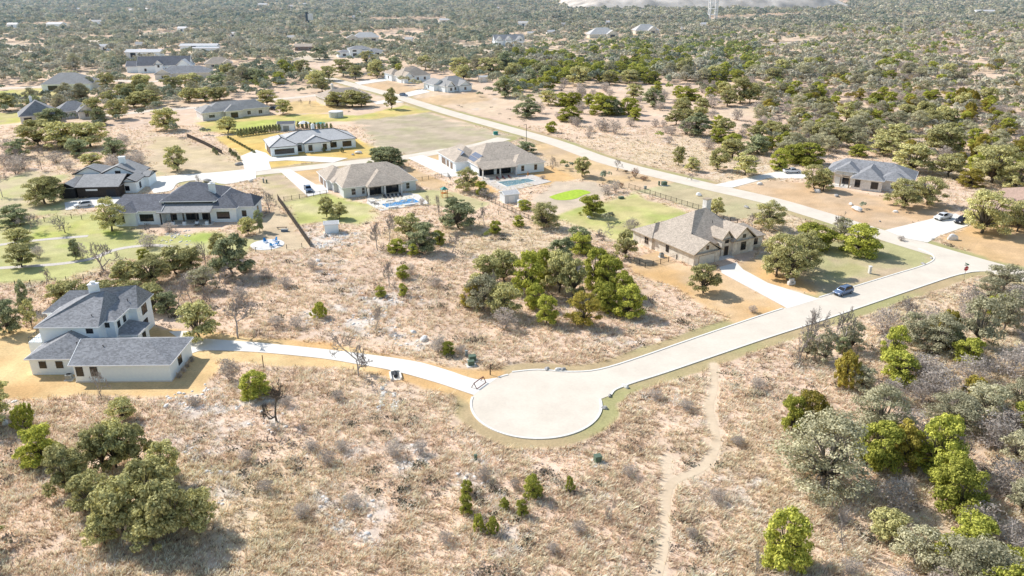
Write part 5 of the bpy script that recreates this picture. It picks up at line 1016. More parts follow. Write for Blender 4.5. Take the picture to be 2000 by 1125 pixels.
def bare(seed, bark='bark_grey', spread=.5, thick=.02, depth=5, tw=.0055, lean=0.):
    g = np.random.default_rng(seed); big = []; tv, tq = [], []
    def twig(a_, b_, w_):
        d = b_-a_; n1 = np.cross(d, g.normal(size=3)); n1 /= np.linalg.norm(n1)+1e-9; n2 = np.cross(d/np.linalg.norm(d), n1)
        for nn in (n1, n2):
            k_ = len(tv); tv.extend([a_-nn*w_, a_+nn*w_, b_+nn*w_*.3, b_-nn*w_*.3]); tq.append((k_, k_+1, k_+2, k_+3))
    def grow(p, d, L, r, dep):
        n_ = 3; pts = [p]; q = p.copy(); dd = d.copy()
        for _ in range(n_):
            dd = dd+g.normal(size=3)*.16+np.array([0, 0, .05]); dd /= np.linalg.norm(dd); q = q+dd*L/n_; pts.append(q.copy())
        if dep >= 3: big.append(([tuple(x) for x in pts], r, r*.62))
        else:
            for a_, b_ in zip(pts, pts[1:]): twig(a_, b_, max(r, tw))
        if dep == 0: return
        for _ in range(3 if dep > 1 else 4):
            a_ = pts[g.integers(1, n_+1)]; nd = dd+g.normal(size=3)*.62; nd[2] += .12; nd /= np.linalg.norm(nd); grow(a_, nd, L*g.uniform(.58, .85), r*.6, dep-1)
    grow(np.zeros(3), np.array([lean, 0, 1.]), .3, thick, depth)
    tv = np.array(tv); sc_ = 1/max(tv[:, 2].max(), .2); w_ = max(np.percentile(np.abs(tv[:, :2]), 96), .1); f = np.array([.5/w_, .5/w_, sc_])
    big = [([tuple(np.array(x)*f) for x in pts], a_*sc_, b_*sc_) for pts, a_, b_ in big]
    return (limbs('trunk', big, bark), npmesh('branches', tv*f, tq, [bark]))
def scrub(seed, leaf='L_scrub', bark='bark_grey', n_st=46, leaves=700, size=.045):
    g = np.random.default_rng(seed); tv, tq, C = [], [], []; paths = []
    for i in range(n_st):
        a_ = i*2.399; r = .46*math.sqrt((i+.5)/n_st)*g.uniform(.8, 1.1); z = g.uniform(.55, 1.)*math.sqrt(max(.08, 1-(r/.52)**2)); p = np.array([r*math.cos(a_), r*math.sin(a_), z]); o_ = np.array([math.cos(a_)*.06, math.sin(a_)*.06, 0])
        pts = bend(o_, p, g, .025, 3)
        if i % 4 == 0: paths.append((pts, .010, .003))
        for _ in range(14):
            s = pts[g.integers(1, 4)]; e_ = np.array(s)+g.normal(size=3)*np.array([.075, .075, .06])+np.array([0, 0, .03]); d = e_-np.array(s); nn = np.cross(d, g.normal(size=3)); nn /= np.linalg.norm(nn)+1e-9; nn *= .0055
            k_ = len(tv); tv.extend([np.array(s)-nn, np.array(s)+nn, e_+nn*.4, e_-nn*.4]); tq.append((k_, k_+1, k_+2, k_+3))
        C.append(p+g.normal(size=(max(1, leaves//n_st), 3))*np.array([.07, .07, .06]))
    C = np.concatenate(C); C[:, 2] = np.clip(C[:, 2], .02, 1.05); P, Q_ = leaf_quads(C, size, g, .2, 1.5); tv = np.array(tv)
    Vv = np.concatenate([tv, P]); QQ = np.concatenate([np.array(tq), Q_+len(tv)]); mi = np.r_[np.zeros(len(tq)), np.ones(len(Q_))]
    return (limbs('stems', paths, bark, 4), npmesh('foliage', Vv, QQ, [bark, leaf], mi))
PROTO = {
 'O': [oak(100+i, 'L_oak', 1.25, .036) for i in range(6)], 'D': [oak(120+i, 'L_dark', 1.4, .036, nc=34, low=.1, skirt=12, zs=.09) for i in range(4)],
 'G': [oak(140+i, 'L_grey', .8, .032, 'bark_mid', 36, .14) for i in range(5)], 'J': [jun(160+i, 'L_jun', 1.0) for i in range(5)], 'Y': [jun(180+i, 'L_yel', 1.0) for i in range(3)],
 'B': [bare(200+i) for i in range(4)]+[bare(210, lean=.5)], 'S': [scrub(220+i) for i in range(4)], 'R': [scrub(240, 'L_red', 'bark_mid')], 'T': [bare(260+i, 'bark', .5, .03) for i in range(2)],
 'C': [jun(280+i, 'L_dark', .5, .06, .6) for i in range(2)], 'K': [oak(320+i, 'L_jun', 1.4, .032, nc=36, low=.05, skirt=18, zs=.05) for i in range(5)], 'V': [oak(330+i, 'L_yel', 1.2, .032, nc=32, low=.06, skirt=16, zs=.05) for i in range(2)], 'H': [oak(300+i, 'L_grey', 1.9, .02, 'bark_mid', 46, .10, .8, 16, .1) for i in range(2)], 'P': [oak(310+i, 'L_oak', 2.2, .024, 'bark', 34, .12, .85, 14, .12) for i in range(3)]}
NAMES = {'O': ('live_oak', 'oak tree'), 'D': ('dark_oak', 'oak tree'), 'G': ('grey_oak', 'oak tree'), 'J': ('juniper', 'juniper'), 'Y': ('juniper', 'juniper'), 'B': ('bare_tree', 'bare tree'), 'T': ('bare_tree', 'bare tree'), 'S': ('scrub_bush', 'bush'), 'R': ('rusty_shrub', 'bush'), 'C': ('cypress', 'hedge shrub')}
ADJ = {'O': 'olive-green live oak', 'D': 'dark green oak', 'G': 'sparse grey-green oak', 'J': 'bright green juniper', 'Y': 'yellow-brown juniper', 'B': 'leafless grey tree', 'T': 'leafless dark tree', 'S': 'leafless grey thorn bush', 'R': 'rusty brown shrub', 'C': 'narrow dark cypress'}
# ------------------------------------------------------------------ the trees the survey shows: foot x, foot y, crown width, height (survey pixels)
T = '''O 75 285 80 52;O 122 289 90 56;O 178 286 78 52;D 100 243 60 34;D 132 240 40 26;O 12 216 42 36;O 36 214 34 30;O 186 229 46 40;O 232 232 46 44;O 262 210 40 26;O 189 196 28 28;O 210 172 36 33;O 176 173 26 29;D 140 206 20 22;D 152 207 23 19;D 118 207 20 15
O 280 180 46 38;O 338 181 50 36;O 375 173 55 32;O 400 173 34 28;O 250 190 42 30;O 284 208 60 34;O 370 199 42 30;O 400 198 46 30;O 430 195 44 28;D 453 190 26 22;D 482 183 26 19;D 427 172 46 32;O 325 254 60 44;D 343 268 26 36;O 446 259 42 34;D 403 263 24 19
O 522 206 42 34;O 553 223 38 32;O 660 208 52 32;O 688 209 52 36;O 706 208 44 30;O 765 213 30 44;O 789 166 26 24;O 812 174 28 26;O 670 149 44 38;O 622 169 48 34;O 641 157 34 32;D 697 139 20 21;O 713 146 28 31;O 736 152 38 36;D 770 136 36 28;O 755 148 30 24;D 575 154 24 20;D 552 174 28 27;O 540 151 32 25;D 574 173 16 15;D 590 182 18 13;D 511 168 34 36
O 846 140 32 24;O 830 117 28 20;O 900 147 52 36;O 955 147 60 38;D 987 143 52 46;D 986 190 50 44;D 953 184 24 19;D 937 189 16 12;O 557 129 36 25;O 525 128 22 15;O 510 127 26 15;D 625 116 40 26;O 1133 168 50 42;O 1190 166 36 30;O 1230 163 46 30;D 1274 208 44 40;O 1237 193 40 32;D 1030 229 56 36;O 1070 205 38 32;J 1100 206 38 28;J 1120 209 42 32;J 1180 223 62 42;D 1195 225 46 34;J 1228 223 46 36;J 1112 236 52 30;D 1300 234 13 12;J 1345 195 52 27;D 1360 264 64 46;S 1340 262 40 30
O 1445 202 50 52;O 1464 200 46 42;O 1420 207 42 34;S 1390 210 42 27;J 1402 277 38 30;J 1432 290 46 32;O 1325 323 30 42;O 1352 334 32 28;O 1402 332 44 46;O 1455 342 56 46;O 1430 308 56 42;J 1400 252 26 30;D 1478 300 56 40
O 88 397 74 60;O 106 394 52 54;D 28 440 64 42;B 58 453 44 40;O 38 480 56 38;O 43 521 56 50;S 75 504 28 26;D 148 507 24 44;S 160 504 27 32;B 203 532 56 64;B 127 454 44 36;O 219 452 66 72;O 485 459 38 40;S 330 452 32 18;S 290 483 44 28;O 250 560 70 56;O 300 553 80 62;O 345 535 70 56;O 374 524 52 46;J 281 507 27 24;D 455 537 84 84;O 430 503 48 52;B 402 517 32 52;G 400 566 62 50;O 346 333 50 50;D 153 304 50 36;D 225 307 50 42;O 180 322 50 26;S 275 327 22 30;B 82 332 24 36;S 45 330 42 32;S 135 332 30 22;B 5 385 34 56;B 390 362 14 24;O 62 640 30 62;D 18 650 56 70;D 50 607 28 66;S 20 300 40 30;S 110 318 40 24
B 526 416 28 46;D 507 452 22 46;O 638 424 36 44;O 663 427 36 34;D 738 326 44 40;D 768 328 52 44;D 752 318 50 36;O 913 374 56 50;J 940 381 30 32;S 947 386 26 20;D 895 445 78 62;B 738 490 34 60;B 760 478 32 62;O 798 468 62 54;D 825 492 66 62;J 775 493 40 28;J 808 498 25 24;J 857 477 28 32;B 883 494 36 44;B 947 442 26 46;B 858 429 17 56;B 837 405 15 28;J 968 456 30 28;J 953 467 18 21;J 787 544 28 30;B 762 562 30 56;S 802 537 26 22;S 610 527 22 22
D 1130 484 56 44;J 1135 494 50 42;J 1033 576 64 96;J 1060 560 50 86;O 1092 572 70 88;O 1120 582 60 86;J 1165 562 60 88;J 1186 572 60 84;J 1216 584 52 62;O 985 550 70 64;O 950 562 68 70;G 942 607 80 74;B 925 606 44 62;B 960 598 50 70;Y 925 600 50 60;O 985 616 74 70;S 985 642 52 42;J 1044 604 42 56;J 1068 632 50 64;Y 1140 634 72 72;J 1180 607 62 62;J 1227 617 66 66;D 1095 520 60 60
O 1221 505 46 60;B 1178 467 40 36;O 1187 432 30 24;S 1233 452 34 27;J 1153 421 54 46;O 1062 445 66 56;J 1013 442 24 23;J 1025 409 30 21;O 1137 345 40 44;J 1102 328 18 22;D 1114 333 22 20;D 1183 354 28 26;S 1185 378 26 20;B 1080 331 14 28;B 1206 333 17 24;D 1027 300 44 26;R 1240 347 18 20;S 1202 375 20 26;R 1213 367 13 12;R 1222 338 12 7;R 1258 352 20 9;O 1398 423 34 40;O 1502 446 74 58;O 1374 572 66 64
O 1515 540 80 92;O 1538 546 88 98;O 1572 530 80 84;J 1590 484 84 54;B 1630 470 36 60;G 1642 470 46 50;J 1679 496 84 66;O 1590 370 56 56;O 1607 373 40 48;O 1763 405 76 62;O 1811 400 68 64;D 1685 408 18 19;O 1781 335 88 56;O 1937 358 110 86;Y 1895 364 54 38;O 1917 455 102 96;O 1986 452 60 64;G 1960 568 74 58;J 1522 332 42 48;J 1580 320 68 46;J 1548 318 44 40;J 1677 305 40 26;O 1722 302 70 42;O 1850 345 70 50;O 1985 372 80 60;O 1840 300 90 60;O 1750 285 80 46
B 1562 708 42 94;B 1592 703 54 104;G 1610 706 60 66;B 1640 684 58 88;G 1662 682 62 60;D 1643 688 32 34;G 1575 700 40 56;J 1744 707 54 76;Y 1650 757 58 72;Y 1575 838 76 88;J 1545 842 56 80;Y 1605 846 46 60;G 1830 684 104 76;G 1905 676 86 104;D 1862 684 46 44;G 1780 674 80 70;G 1960 646 80 84;S 1985 596 62 42;G 1930 586 62 52;S 1800 734 80 46;S 1832 776 90 60;S 1892 744 72 52;S 1742 786 52 50;B 1735 786 32 48;B 1764 794 30 48;G 1862 838 120 76;S 1970 736 80 60;G 1990 796 70 60;S 1700 760 40 26
G 1607 952 196 144;Y 1764 906 78 90;J 1825 918 104 120;J 1870 999 104 104;J 1850 962 80 90;J 1895 1084 106 86;J 1840 1078 44 32;J 1985 1130 80 62;J 1533 1106 104 116;B 1646 1075 46 88;S 1746 994 72 58;O 1735 1054 82 62;G 1790 1104 100 80;B 1475 1124 24 56;S 1940 876 80 70;G 1985 905 70 70;S 1960 966 80 70;G 1992 1004 70 70;S 1770 960 40 30;S 1660 1120 50 28
J 50 837 50 50;J 80 902 82 78;O 137 962 84 96;O 203 922 84 104;O 228 913 80 100;O 266 908 70 88;O 325 944 72 82;O 180 1004 90 86;O 242 1046 112 122;O 330 1056 110 120;O 392 1034 82 84;O 292 1004 108 112;O 204 1064 72 62;O 240 820 56 46;J 4 1046 22 24;O 300 1066 90 90;O 160 960 60 60
O 390 661 82 78;B 465 661 84 84;B 197 775 28 58;S 450 742 42 44;J 500 774 66 54;D 330 612 50 48;O 152 596 66 50;O 122 590 56 44;O 262 604 70 62;O 302 608 60 62;B 376 594 42 62;O 205 592 70 50;J 625 619 33 29;B 733 646 34 52;B 701 735 72 96;T 540 823 54 76;J 744 579 23 23;J 787 577 19 27;S 858 690 34 38;J 874 692 30 30;J 912 967 28 31;J 910 1003 31 41;J 935 1034 27 29;J 962 1041 29 30;J 985 995 22 25;J 1018 1006 28 33;J 1040 971 40 48;J 1112 960 21 30;B 1193 1022 30 52;S 945 940 32 28;S 1005 954 24 20
S 608 880 34 22;S 640 905 40 26;S 668 880 34 22;S 770 890 46 28;S 820 885 36 26;S 690 990 40 26;S 590 1010 40 26;S 480 900 34 20;S 560 792 30 22;S 1230 930 34 22;S 1400 980 40 26;S 1440 870 30 20;S 380 792 30 18;S 1130 1040 36 22;S 1080 1080 30 20;S 1350 1050 30 20;S 870 1060 34 22;S 1340 800 34 20;S 1280 780 36 20;S 660 782 30 20;S 520 960 36 24;S 1480 760 34 22;S 560 560 30 20;S 850 560 34 20;S 900 690 26 18;B 410 590 50 60;B 440 560 40 46;S 470 590 40 30;S 540 640 36 24;B 350 600 40 50;B 560 570 26 36;S 580 640 34 22;B 90 560 30 40;S 380 560 50 34;S 520 545 30 22;B 1350 352 14 14;B 415 405 10 18;B 418 232 10 14;S 1470 610 20 14;B 588 206 8 14;B 607 208 9 14;B 1470 447 22 32;S 1760 470 16 10;S 1060 350 14 8;S 824 400 14 14;R 1232 352 16 8'''
TREES = []
for rec in T.replace('\n', ';').split(';'):
    if rec.strip():
        k_, a_, b_, c_, d_ = rec.split(); px, py = float(a_), float(b_); x, y = at(px, py); dep = math.atan2(HC, math.hypot(x, y)); s = math.hypot(x, y, HC)/F
        s = (y*cP+HC*sP)/F
        TREES.append((k_, x, y, float(c_)*s, float(d_)*s/math.cos(dep)*.96, True))
# clipped cypresses behind the pale-roofed house, garden shrubs
for i in range(15): TREES.append(('C', *at(466+i*5.7, 267-i*.75), 1.5, 3.4, True))
for i in range(9): TREES.append(('C', *at(583+i*8, 250+i*.5), 1.5, 3.0, True))
for i in range(12): TREES.append(('C', *at(446+i*4.6, 270+i*2.6), 1.2, 1.1, True))
for (x0, y0) in ((418, 297), (424, 302), (455, 304), (461, 306), (467, 313), (450, 298), (600, 295), (668, 297), (633, 296)): TREES.append(('C', *at(x0, y0), 1.6, 1.8, True))
# ------------------------------------------------------------------ woodland
WOODS = [(((1480, 62), (2200, 40), (2300, 430), (2010, 350), (1835, 330), (1790, 312), (1700, 290), (1600, 300), (1530, 322), (1490, 300), (1455, 262), (1470, 212), (1490, 165)), .9, 'OOGGBGJJYS'),
 (((1010, 98), (1500, 72), (1510, 160), (1350, 165), (1080, 163), (985, 150)), .95, 'JJJJDOG'), (((985, 150), (1080, 163), (1080, 200), (985, 215)), .6, 'DOJ'),
 (((-400, -30), (2400, -30), (2400, 60), (-400, 60)), .93, 'OODGGD'), (((-400, 60), (560, 60), (560, 110), (240, 200), (-400, 200)), .78, 'OODGG'), (((240, 140), (560, 110), (575, 128), (440, 190), (200, 250), (-400, 290), (-400, 200)), .60, 'OODGD'),
 (((560, 60), (1010, 60), (1010, 130), (850, 145), (650, 120), (560, 125)), .8, 'OODDG'), (((1010, 60), (1480, 60), (1480, 72), (1010, 98)), .7, 'OGODG'),
 (((1240, 175), (1480, 165), (1490, 300), (1380, 265), (1300, 240)), .28, 'JSOS'), (((1000, 170), (1480, 170), (1480, 310), (1050, 262)), .2, 'JSSS'), (((600, 150), (780, 130), (1000, 150), (1000, 175), (820, 140), (690, 158)), .6, 'ODJ'),
 (((1480, 200), (1560, 200), (1620, 300), (1540, 325), (1480, 300)), .55, 'OJJG'), (((400, 200), (700, 175), (690, 160), (560, 135), (440, 150)), .62, 'ODJ'), (((0, 290), (260, 285), (300, 330), (100, 345), (0, 345)), .4, 'SSDB'),
 (((1700, 780), (1980, 560), (2300, 560), (2300, 1300), (1760, 1250), (1700, 1000)), .62, 'SGBGSGJS'), (((1560, 690), (1950, 560), (1980, 700), (1700, 800)), .5, 'SGSB'), (((-400, 300), (0, 300), (0, 660), (-400, 660)), .4, 'ODS'), (((-500, 780), (-20, 780), (-20, 1200), (-500, 1200)), .3, 'OJ'), (((2020, 350), (2400, 400), (2400, 560), (2020, 520)), .5, 'OOG')]
HB = [np.array([proj(x, y, z) for x, y in f for z in (0, 6)]) for f in HP]; HB = [(b_[:, 0].min(), b_[:, 1].min(), b_[:, 0].max(), b_[:, 1].max()) for b_ in HB]
HC_ = [(np.mean([p[0] for p in f]), np.mean([p[1] for p in f]), max(math.hypot(p[0]-q[0], p[1]-q[1]) for p in f for q in f)/2) for f in HP]
cand = []
Yc = 70.
while Yc < 2700:
    st = 6.8 if Yc < 600 else (8. if Yc < 1100 else 8.6+(Yc-1100)/190.)
    hw = Yc*.80+45; xs = np.arange(-hw, hw, st); xs = xs+rng.uniform(-.48, .48, len(xs))*st; yy = Yc+rng.uniform(-.48, .48, len(xs))*st
    cand.append(np.stack([xs, yy], 1)); Yc += st
cand = np.concatenate(cand); gx, gy = np.meshgrid(np.arange(20, 150, 4.2), np.arange(66, 240, 4.2)); ex = np.stack([gx.ravel(), gy.ravel()], 1)+rng.uniform(-1.8, 1.8, (gx.size, 2)); EXTRA = np.r_[np.zeros(len(cand), bool), np.ones(len(ex), bool)]; cand = np.concatenate([cand, ex]); CX, CY = cand[:, 0], cand[:, 1]; PX, PY = proj(CX, CY)
dens = np.zeros(len(CX)); which = np.full(len(CX), -1)
for i, (poly, d_, kinds) in enumerate(WOODS):
    m_ = (sdist(PX, PY, poly) > 0) & (which < 0); dens[m_] = d_; which[m_] = i
clump = fbm(CX, CY, 60, 4, 301); clump = (clump-.28)/.44
ok = (rng.random(len(CX)) < np.where(dens > .9, .97, np.clip(dens*1.2+(clump-.5)*1.7*np.where(dens > .3, 1, .2), 0, .97))) & (which >= 0)
THK = [i for i, w_ in enumerate(WOODS) if w_[0][0] in ((1700, 780), (1560, 690))]; ok &= ~EXTRA | (np.isin(which, THK) & (rng.random(len(CX)) < .55)); gcol, gwild = ground(CX, CY)
lawn = np.full(len(CX), -1e3)
for poly, *_ in LAWNS: lawn = np.maximum(lawn, sdist(CX, CY, poly))
for (poly,) in CLEAR: lawn = np.maximum(lawn, sdist(CX, CY, poly)-3)
for p in DRIVE.values(): lawn = np.maximum(lawn, sdist(CX, CY, p)+2)
rd = np.minimum.reduce([ldist(CX, CY, ROAD)-8, ldist(CX, CY, STREET)-7, ldist(CX, CY, BACKROAD)-6, ldist(CX, CY, FARROAD)-6, -sdist(CX, CY, LANE)-4])
ok &= (lawn < 1) & (rd > 0)
for (hx, hy, r_) in HC_: ok &= np.hypot(CX-hx, CY-hy) > r_+3.5
hgt = 5.2+2.2*rng.random(len(CX))
for (x0, y0, x1, y1) in HB:         # keep a clear view line of the yards in front of the houses
    m_ = (PX > x0-2) & (PX < x1+2) & (PY > y1-2) & (PY-hgt/np.maximum(mpp(PY), .01)*.9 < y1-(y1-y0)*.15); ok &= ~m_
KN = fbm(CX, CY, 22, 3, 401); INQ = sdist(PX, PY, [(1090, 36), (1120, 5), (1640, -10), (1660, 10), (1560, 34), (1370, 40)]) > 0
hand = np.array([(t_[1], t_[2], t_[3]) for t_ in TREES])
for i in np.where(ok)[0]:
    if CY[i] < 700 and (np.hypot(hand[:, 0]-CX[i], hand[:, 1]-CY[i]) < hand[:, 2]*(.34 if EXTRA[i] else .5)+(.6 if EXTRA[i] else 2)).any(): continue
    if CY[i] > 1420 and CY[i] < 1900 and INQ[i]: continue
    k_ = WOODS[which[i]][2]; k_ = k_[int(np.clip(KN[i]*2.0-.5+rng.normal()*.16, 0, .999)*len(k_))]
    if EXTRA[i]: k_ = rng.choice(list('SSSSSSBBJYG'))
    s = {'O': 7.0, 'D': 6.4, 'G': 7.2, 'J': 5.6, 'Y': 5.2, 'S': 4.6, 'B': 5}[k_]*rng.uniform(.7, 1.4)*(1.05 if CY[i] < 500 else (1.25 if CY[i] < 1100 else 1.5))
    TREES.append((k_, CX[i], CY[i], s, s*rng.uniform(.74, .98) if k_ not in 'JY' else s*rng.uniform(.8, 1.1), False))
# ------------------------------------------------------------------ sort: the 300 largest of each kind stand alone, the rest is far woodland
def inframe(x, y, z, w_):
    px, py = proj(x, y, z*.6); r_ = w_/2/mpp(proj(x, y)[1]); return -r_ < px < 2000+r_ and -r_ < py < 1125+r_*2
byname = {}
for t_ in TREES:
    d_ = math.hypot(t_[1], t_[2], HC); vis = inframe(t_[1], t_[2], t_[4], t_[3])
    byname.setdefault(NAMES[t_[0]][1], []).append((0 if vis else 1, d_/(t_[3]+t_[4]), t_))
LM = [('the white two-storey house', at(220, 690)), ('the dark-roofed porch house', at(370, 430)), ('the black-and-white gabled house', at(200, 370)), ('the tan-roofed pool house', at(720, 370)), ('the solar-panelled house', at(970, 320)), ('the pale-roofed house', at(610, 285)),
 ('the limestone house', at(1370, 470)), ('the dark slate-roofed house at right', at(1690, 365)), ('the brown house', at(1960, 430)), ('the turning circle', at(1047, 787)), ('the stop sign', at(1883, 543)), ('the silver-blue car', at(1646, 574)), ('the putting green', at(1110, 380)),
 ('the round patio', at(522, 478)), ('the white garden shed', at(648, 455)), ('the culvert', at(773, 738)), ('the green transformer box', at(1167, 902)), ('the dirt trail bend', at(1395, 885)), ('the lower left corner', at(0, 1125)), ('the lower right corner', at(2000, 1125)), ('the round water tank', at(655, 231)),
 ('the grey house above the hedge', at(455, 232)), ('the two roadside grey houses', at(850, 180)), ('the cream house behind the oak', at(670, 205)), ('the green-lawn house at upper left', at(120, 176)), ('the slate-blue house at far left', at(95, 238)), ('the street lamp', at(1028, 279)), ('the white farmhouse', at(290, 140)), ('the modern two-storey house', at(697, 112)), ('the storage shed', at(950, 160)), ('the wide brown-house driveway', at(1800, 445)), ('the junction corner rocks', at(1805, 512))]
ORD = ['nearest', 'second nearest', 'third nearest', 'fourth nearest', 'fifth nearest', 'sixth nearest', 'seventh nearest', 'eighth nearest', 'ninth nearest', 'tenth nearest', 'eleventh nearest', 'twelfth nearest']
solo, far = [], []
for nm, lst in byname.items():
    lst.sort(key=lambda q: q[:2]); solo += [q for q in lst[:300] if q[0] == 0]; far += [q[2] for q in lst[:300] if q[0] == 1]+[q[2] for q in lst[300:]]
lab = {}; slots = {}
for i, q in enumerate(solo):
    t_ = q[2]; best = min(LM, key=lambda l: math.hypot(l[1][0]-t_[1], l[1][1]-t_[2])); d_ = math.hypot(best[1][0]-t_[1], best[1][1]-t_[2])
    lim = 62 if t_[2] < 330 else 48
    if d_ < lim:
        dx, dy = t_[1]-best[1][0], t_[2]-best[1][1]; side = ('right of' if dx > 0 else 'left of') if abs(dx) > abs(dy) else ('behind' if dy > 0 else 'in front of')
        if 'corner' in best[0] and 'rocks' not in best[0]: side = 'near'
        slots.setdefault((t_[0], side, best[0]), []).append((d_, i))
    else:
        px, py = proj(t_[1], t_[2])
        zone = 'in the dense woodland right of the through road' if px > 1000 and py > 55 else ('in the scattered woods at upper left' if px < 560 else 'in the woods at the top of the view'); lab[i] = (ADJ[t_[0]]+' '+zone, True)
for (k_, side, l_), v in slots.items():
    v.sort()
    for j, (_, i) in enumerate(v):
        if j < len(ORD): lab[i] = ('%s %s %s, %s to it' % (ADJ[k_], side, l_, ORD[j] if len(v) > 1 else 'standing closest'), False) if len(v) > 1 else ('%s %s %s' % (ADJ[k_], side, l_), False)
        else: lab[i] = ('%s among others further %s %s' % (ADJ[k_], side, l_), True)
PN = {'S': ('stems', 'foliage'), 'R': ('stems', 'foliage'), 'B': ('trunk', 'branches'), 'T': ('trunk', 'branches')}
GR = {'oak tree': 'oaks of the subdivision and its woods', 'juniper': 'junipers on the meadow and in the woods', 'bare tree': 'leafless trees', 'bush': 'leafless bushes', 'hedge shrub': 'clipped dark garden shrubs'}
for i, (_, rel, t_) in enumerate(solo):
    k_, x, y, w_, hh, handmade = t_; nm, cat = NAMES[k_]; L_ = PROTO['K' if k_ == 'J' and (i % 5 or w_ > 5.5) else 'V' if k_ == 'Y' and w_ > 4.2 and i % 3 else 'H' if k_ == 'G' and w_ > 9.5 else ('P' if k_ == 'O' and w_ > 9.2 and y < 260 else k_)]; tr, cr = L_[(i*7+3) % len(L_)]
    rz = rng.uniform(0, 6.28) if k_ != 'B' or (i % 5) else 0.
    if handmade and abs(x-at(1646, 1075)[0]) < .5: tr, cr = PROTO['B'][4]; rz = PI
    e = empty(nm, (x, y, 0), rz, lab[i][0], cat, (GR[cat] if not lab[i][1] else lab[i][0]+'s')); e.scale = (w_, w_, hh)
    pa, pb = PN.get(k_, ('trunk', 'crown'))
    link(bpy.data.objects.new(pa, tr), e); link(bpy.data.objects.new(pb, cr), e)
    e.empty_display_size = .1
# far woodland: many leaf clumps per tree, one object
if far:
    FC = {'O': (.46, .45, .31), 'D': (.31, .34, .245), 'G': (.53, .50, .39), 'J': (.36, .40, .13), 'Y': (.42, .34, .11), 'S': (.55, .49, .43), 'R': (.3, .2, .12), 'B': (.33, .29, .25), 'C': (.12, .14, .07), 'T': (.2, .17, .15)}
    A_ = np.array([(t_[1], t_[2], t_[3], t_[4]) for t_ in far]); K = np.array([FC[t_[0]] for t_ in far]); D_ = np.hypot(A_[:, 0], A_[:, 1])
    PV, PQ, PC = [], [], []; off = 0
    for lo_, hi_, n_, sz in ((0, 520, 220, .10), (520, 900, 120, .13), (900, 1500, 70, .17), (1500, 9000, 40, .23)):
        m_ = np.where((D_ >= lo_) & (D_ < hi_))[0]
        if not len(m_): continue
        N_ = len(m_); g = rng; nc = 7
        ca = g.uniform(0, 6.283, (N_, nc)); cr_ = .36*np.sqrt(g.random((N_, nc))); cz = .32+.42*np.sqrt(1-(cr_/.42)**2+1e-6)*g.uniform(.55, 1.05, (N_, nc)); cc = np.stack([cr_*np.cos(ca), cr_*np.sin(ca), cz], -1)
        pick = g.integers(0, nc, (N_, n_)); D3 = g.normal(size=(N_, n_, 3)); D3 /= np.linalg.norm(D3, axis=-1)[..., None]; D3[..., 2] = np.abs(D3[..., 2])*1.1-.35
        C = np.take_along_axis(cc, pick[..., None], 1)+D3*.19*g.uniform(.75, 1.05, (N_, n_, 1)); C[..., 2] = np.clip(C[..., 2], .06, 1)
        C = C*A_[m_][:, None, [2, 2, 3]]; C[..., 0] += A_[m_][:, None, 0]; C[..., 1] += A_[m_][:, None, 1]
        base = np.clip((A_[m_][:, 1]-1900)/1600, 0, 1)**2*70
        C[..., 2] += base[:, None]
        s_ = np.repeat(A_[m_][:, 2], n_)[:, None]*sz; P, Q_ = leaf_quads(C.reshape(-1, 3), s_, g, .35, 1.25, None, (D3+np.array([0, 0, .2])).reshape(-1, 3)*1.3)
        col = np.repeat(K[m_]*g.uniform(.72, 1.28, (N_, 1)), n_*4, 0); PV.append(P); PQ.append(Q_+off); PC.append(col); off += len(P)
    o = link(bpy.data.objects.new('far_woodland', npmesh('far_woodland', np.concatenate(PV), np.concatenate(PQ), ['far_leaf'], col=np.concatenate(PC)))); props(o, 'distant oak and juniper woodland stretching to the hazy horizon', 'woodland', kind='stuff')
print('trees', len(TREES), 'solo', len(solo), 'far', len(far), {k_: len(v) for k_, v in byname.items()})
# ------------------------------------------------------------------ dry meadow grass (stuff)
def scatter(n_, y0, y1, pw):
    u_ = rng.random(n_); Y = y0*(y1/y0)**(u_**pw); X = rng.uniform(-1, 1, n_)*(Y*.78+20); return X, Y
X, Y = scatter(175000, 66, 360, .85)
col, wild = ground(X, Y); pat = fbm(X, Y, 4.5, 3, 501)
on = (rng.random(len(X)) < wild*np.clip((pat-.20)*4, .5, 1))
for p in list(DRIVE.values())+[LANE]: on &= sdist(X, Y, p) < -.4
on &= (ldist(X, Y, ROAD) > 5)
for (hx, hy, r_), f in zip(HC_, HP):
    if hy < 340: on &= np.hypot(X-hx, Y-hy) > r_*.8
X, Y, col, pat = X[on], Y[on], col[on], pat[on]
nb = 8; N_ = len(X); g = rng
h_ = (.22+.5*pat)*g.uniform(.6, 1.25, N_)*np.where(g.random(N_) < .08, 1.5, 1); sp = g.uniform(.16, .42, N_)
a_ = g.uniform(0, 6.283, (N_, nb)); r_ = np.sqrt(g.random((N_, nb)))*sp[:, None]; bx = X[:, None]+r_*np.cos(a_); by = Y[:, None]+r_*np.sin(a_)
wind = np.array([.35, -.12]); ln = g.uniform(.25, 1.0, (N_, nb))*h_[:, None]; tx = bx+np.cos(a_)*ln+wind[0]*h_[:, None]; ty = by+np.sin(a_)*ln+wind[1]*h_[:, None]; tz = h_[:, None]*g.uniform(.6, 1.1, (N_, nb))
wv = g.uniform(.035, .085, (N_, nb)); ba = a_+PI/2+g.normal(size=(N_, nb))*.5; ux, uy = np.cos(ba)*wv, np.sin(ba)*wv
P = np.stack([np.stack([bx-ux, by-uy, np.full_like(bx, -.02)], -1), np.stack([bx+ux, by+uy, np.full_like(bx, -.02)], -1), np.stack([tx+ux*.3, ty+uy*.3, tz], -1), np.stack([tx-ux*.3, ty-uy*.3, tz], -1)], 2).reshape(-1, 3)
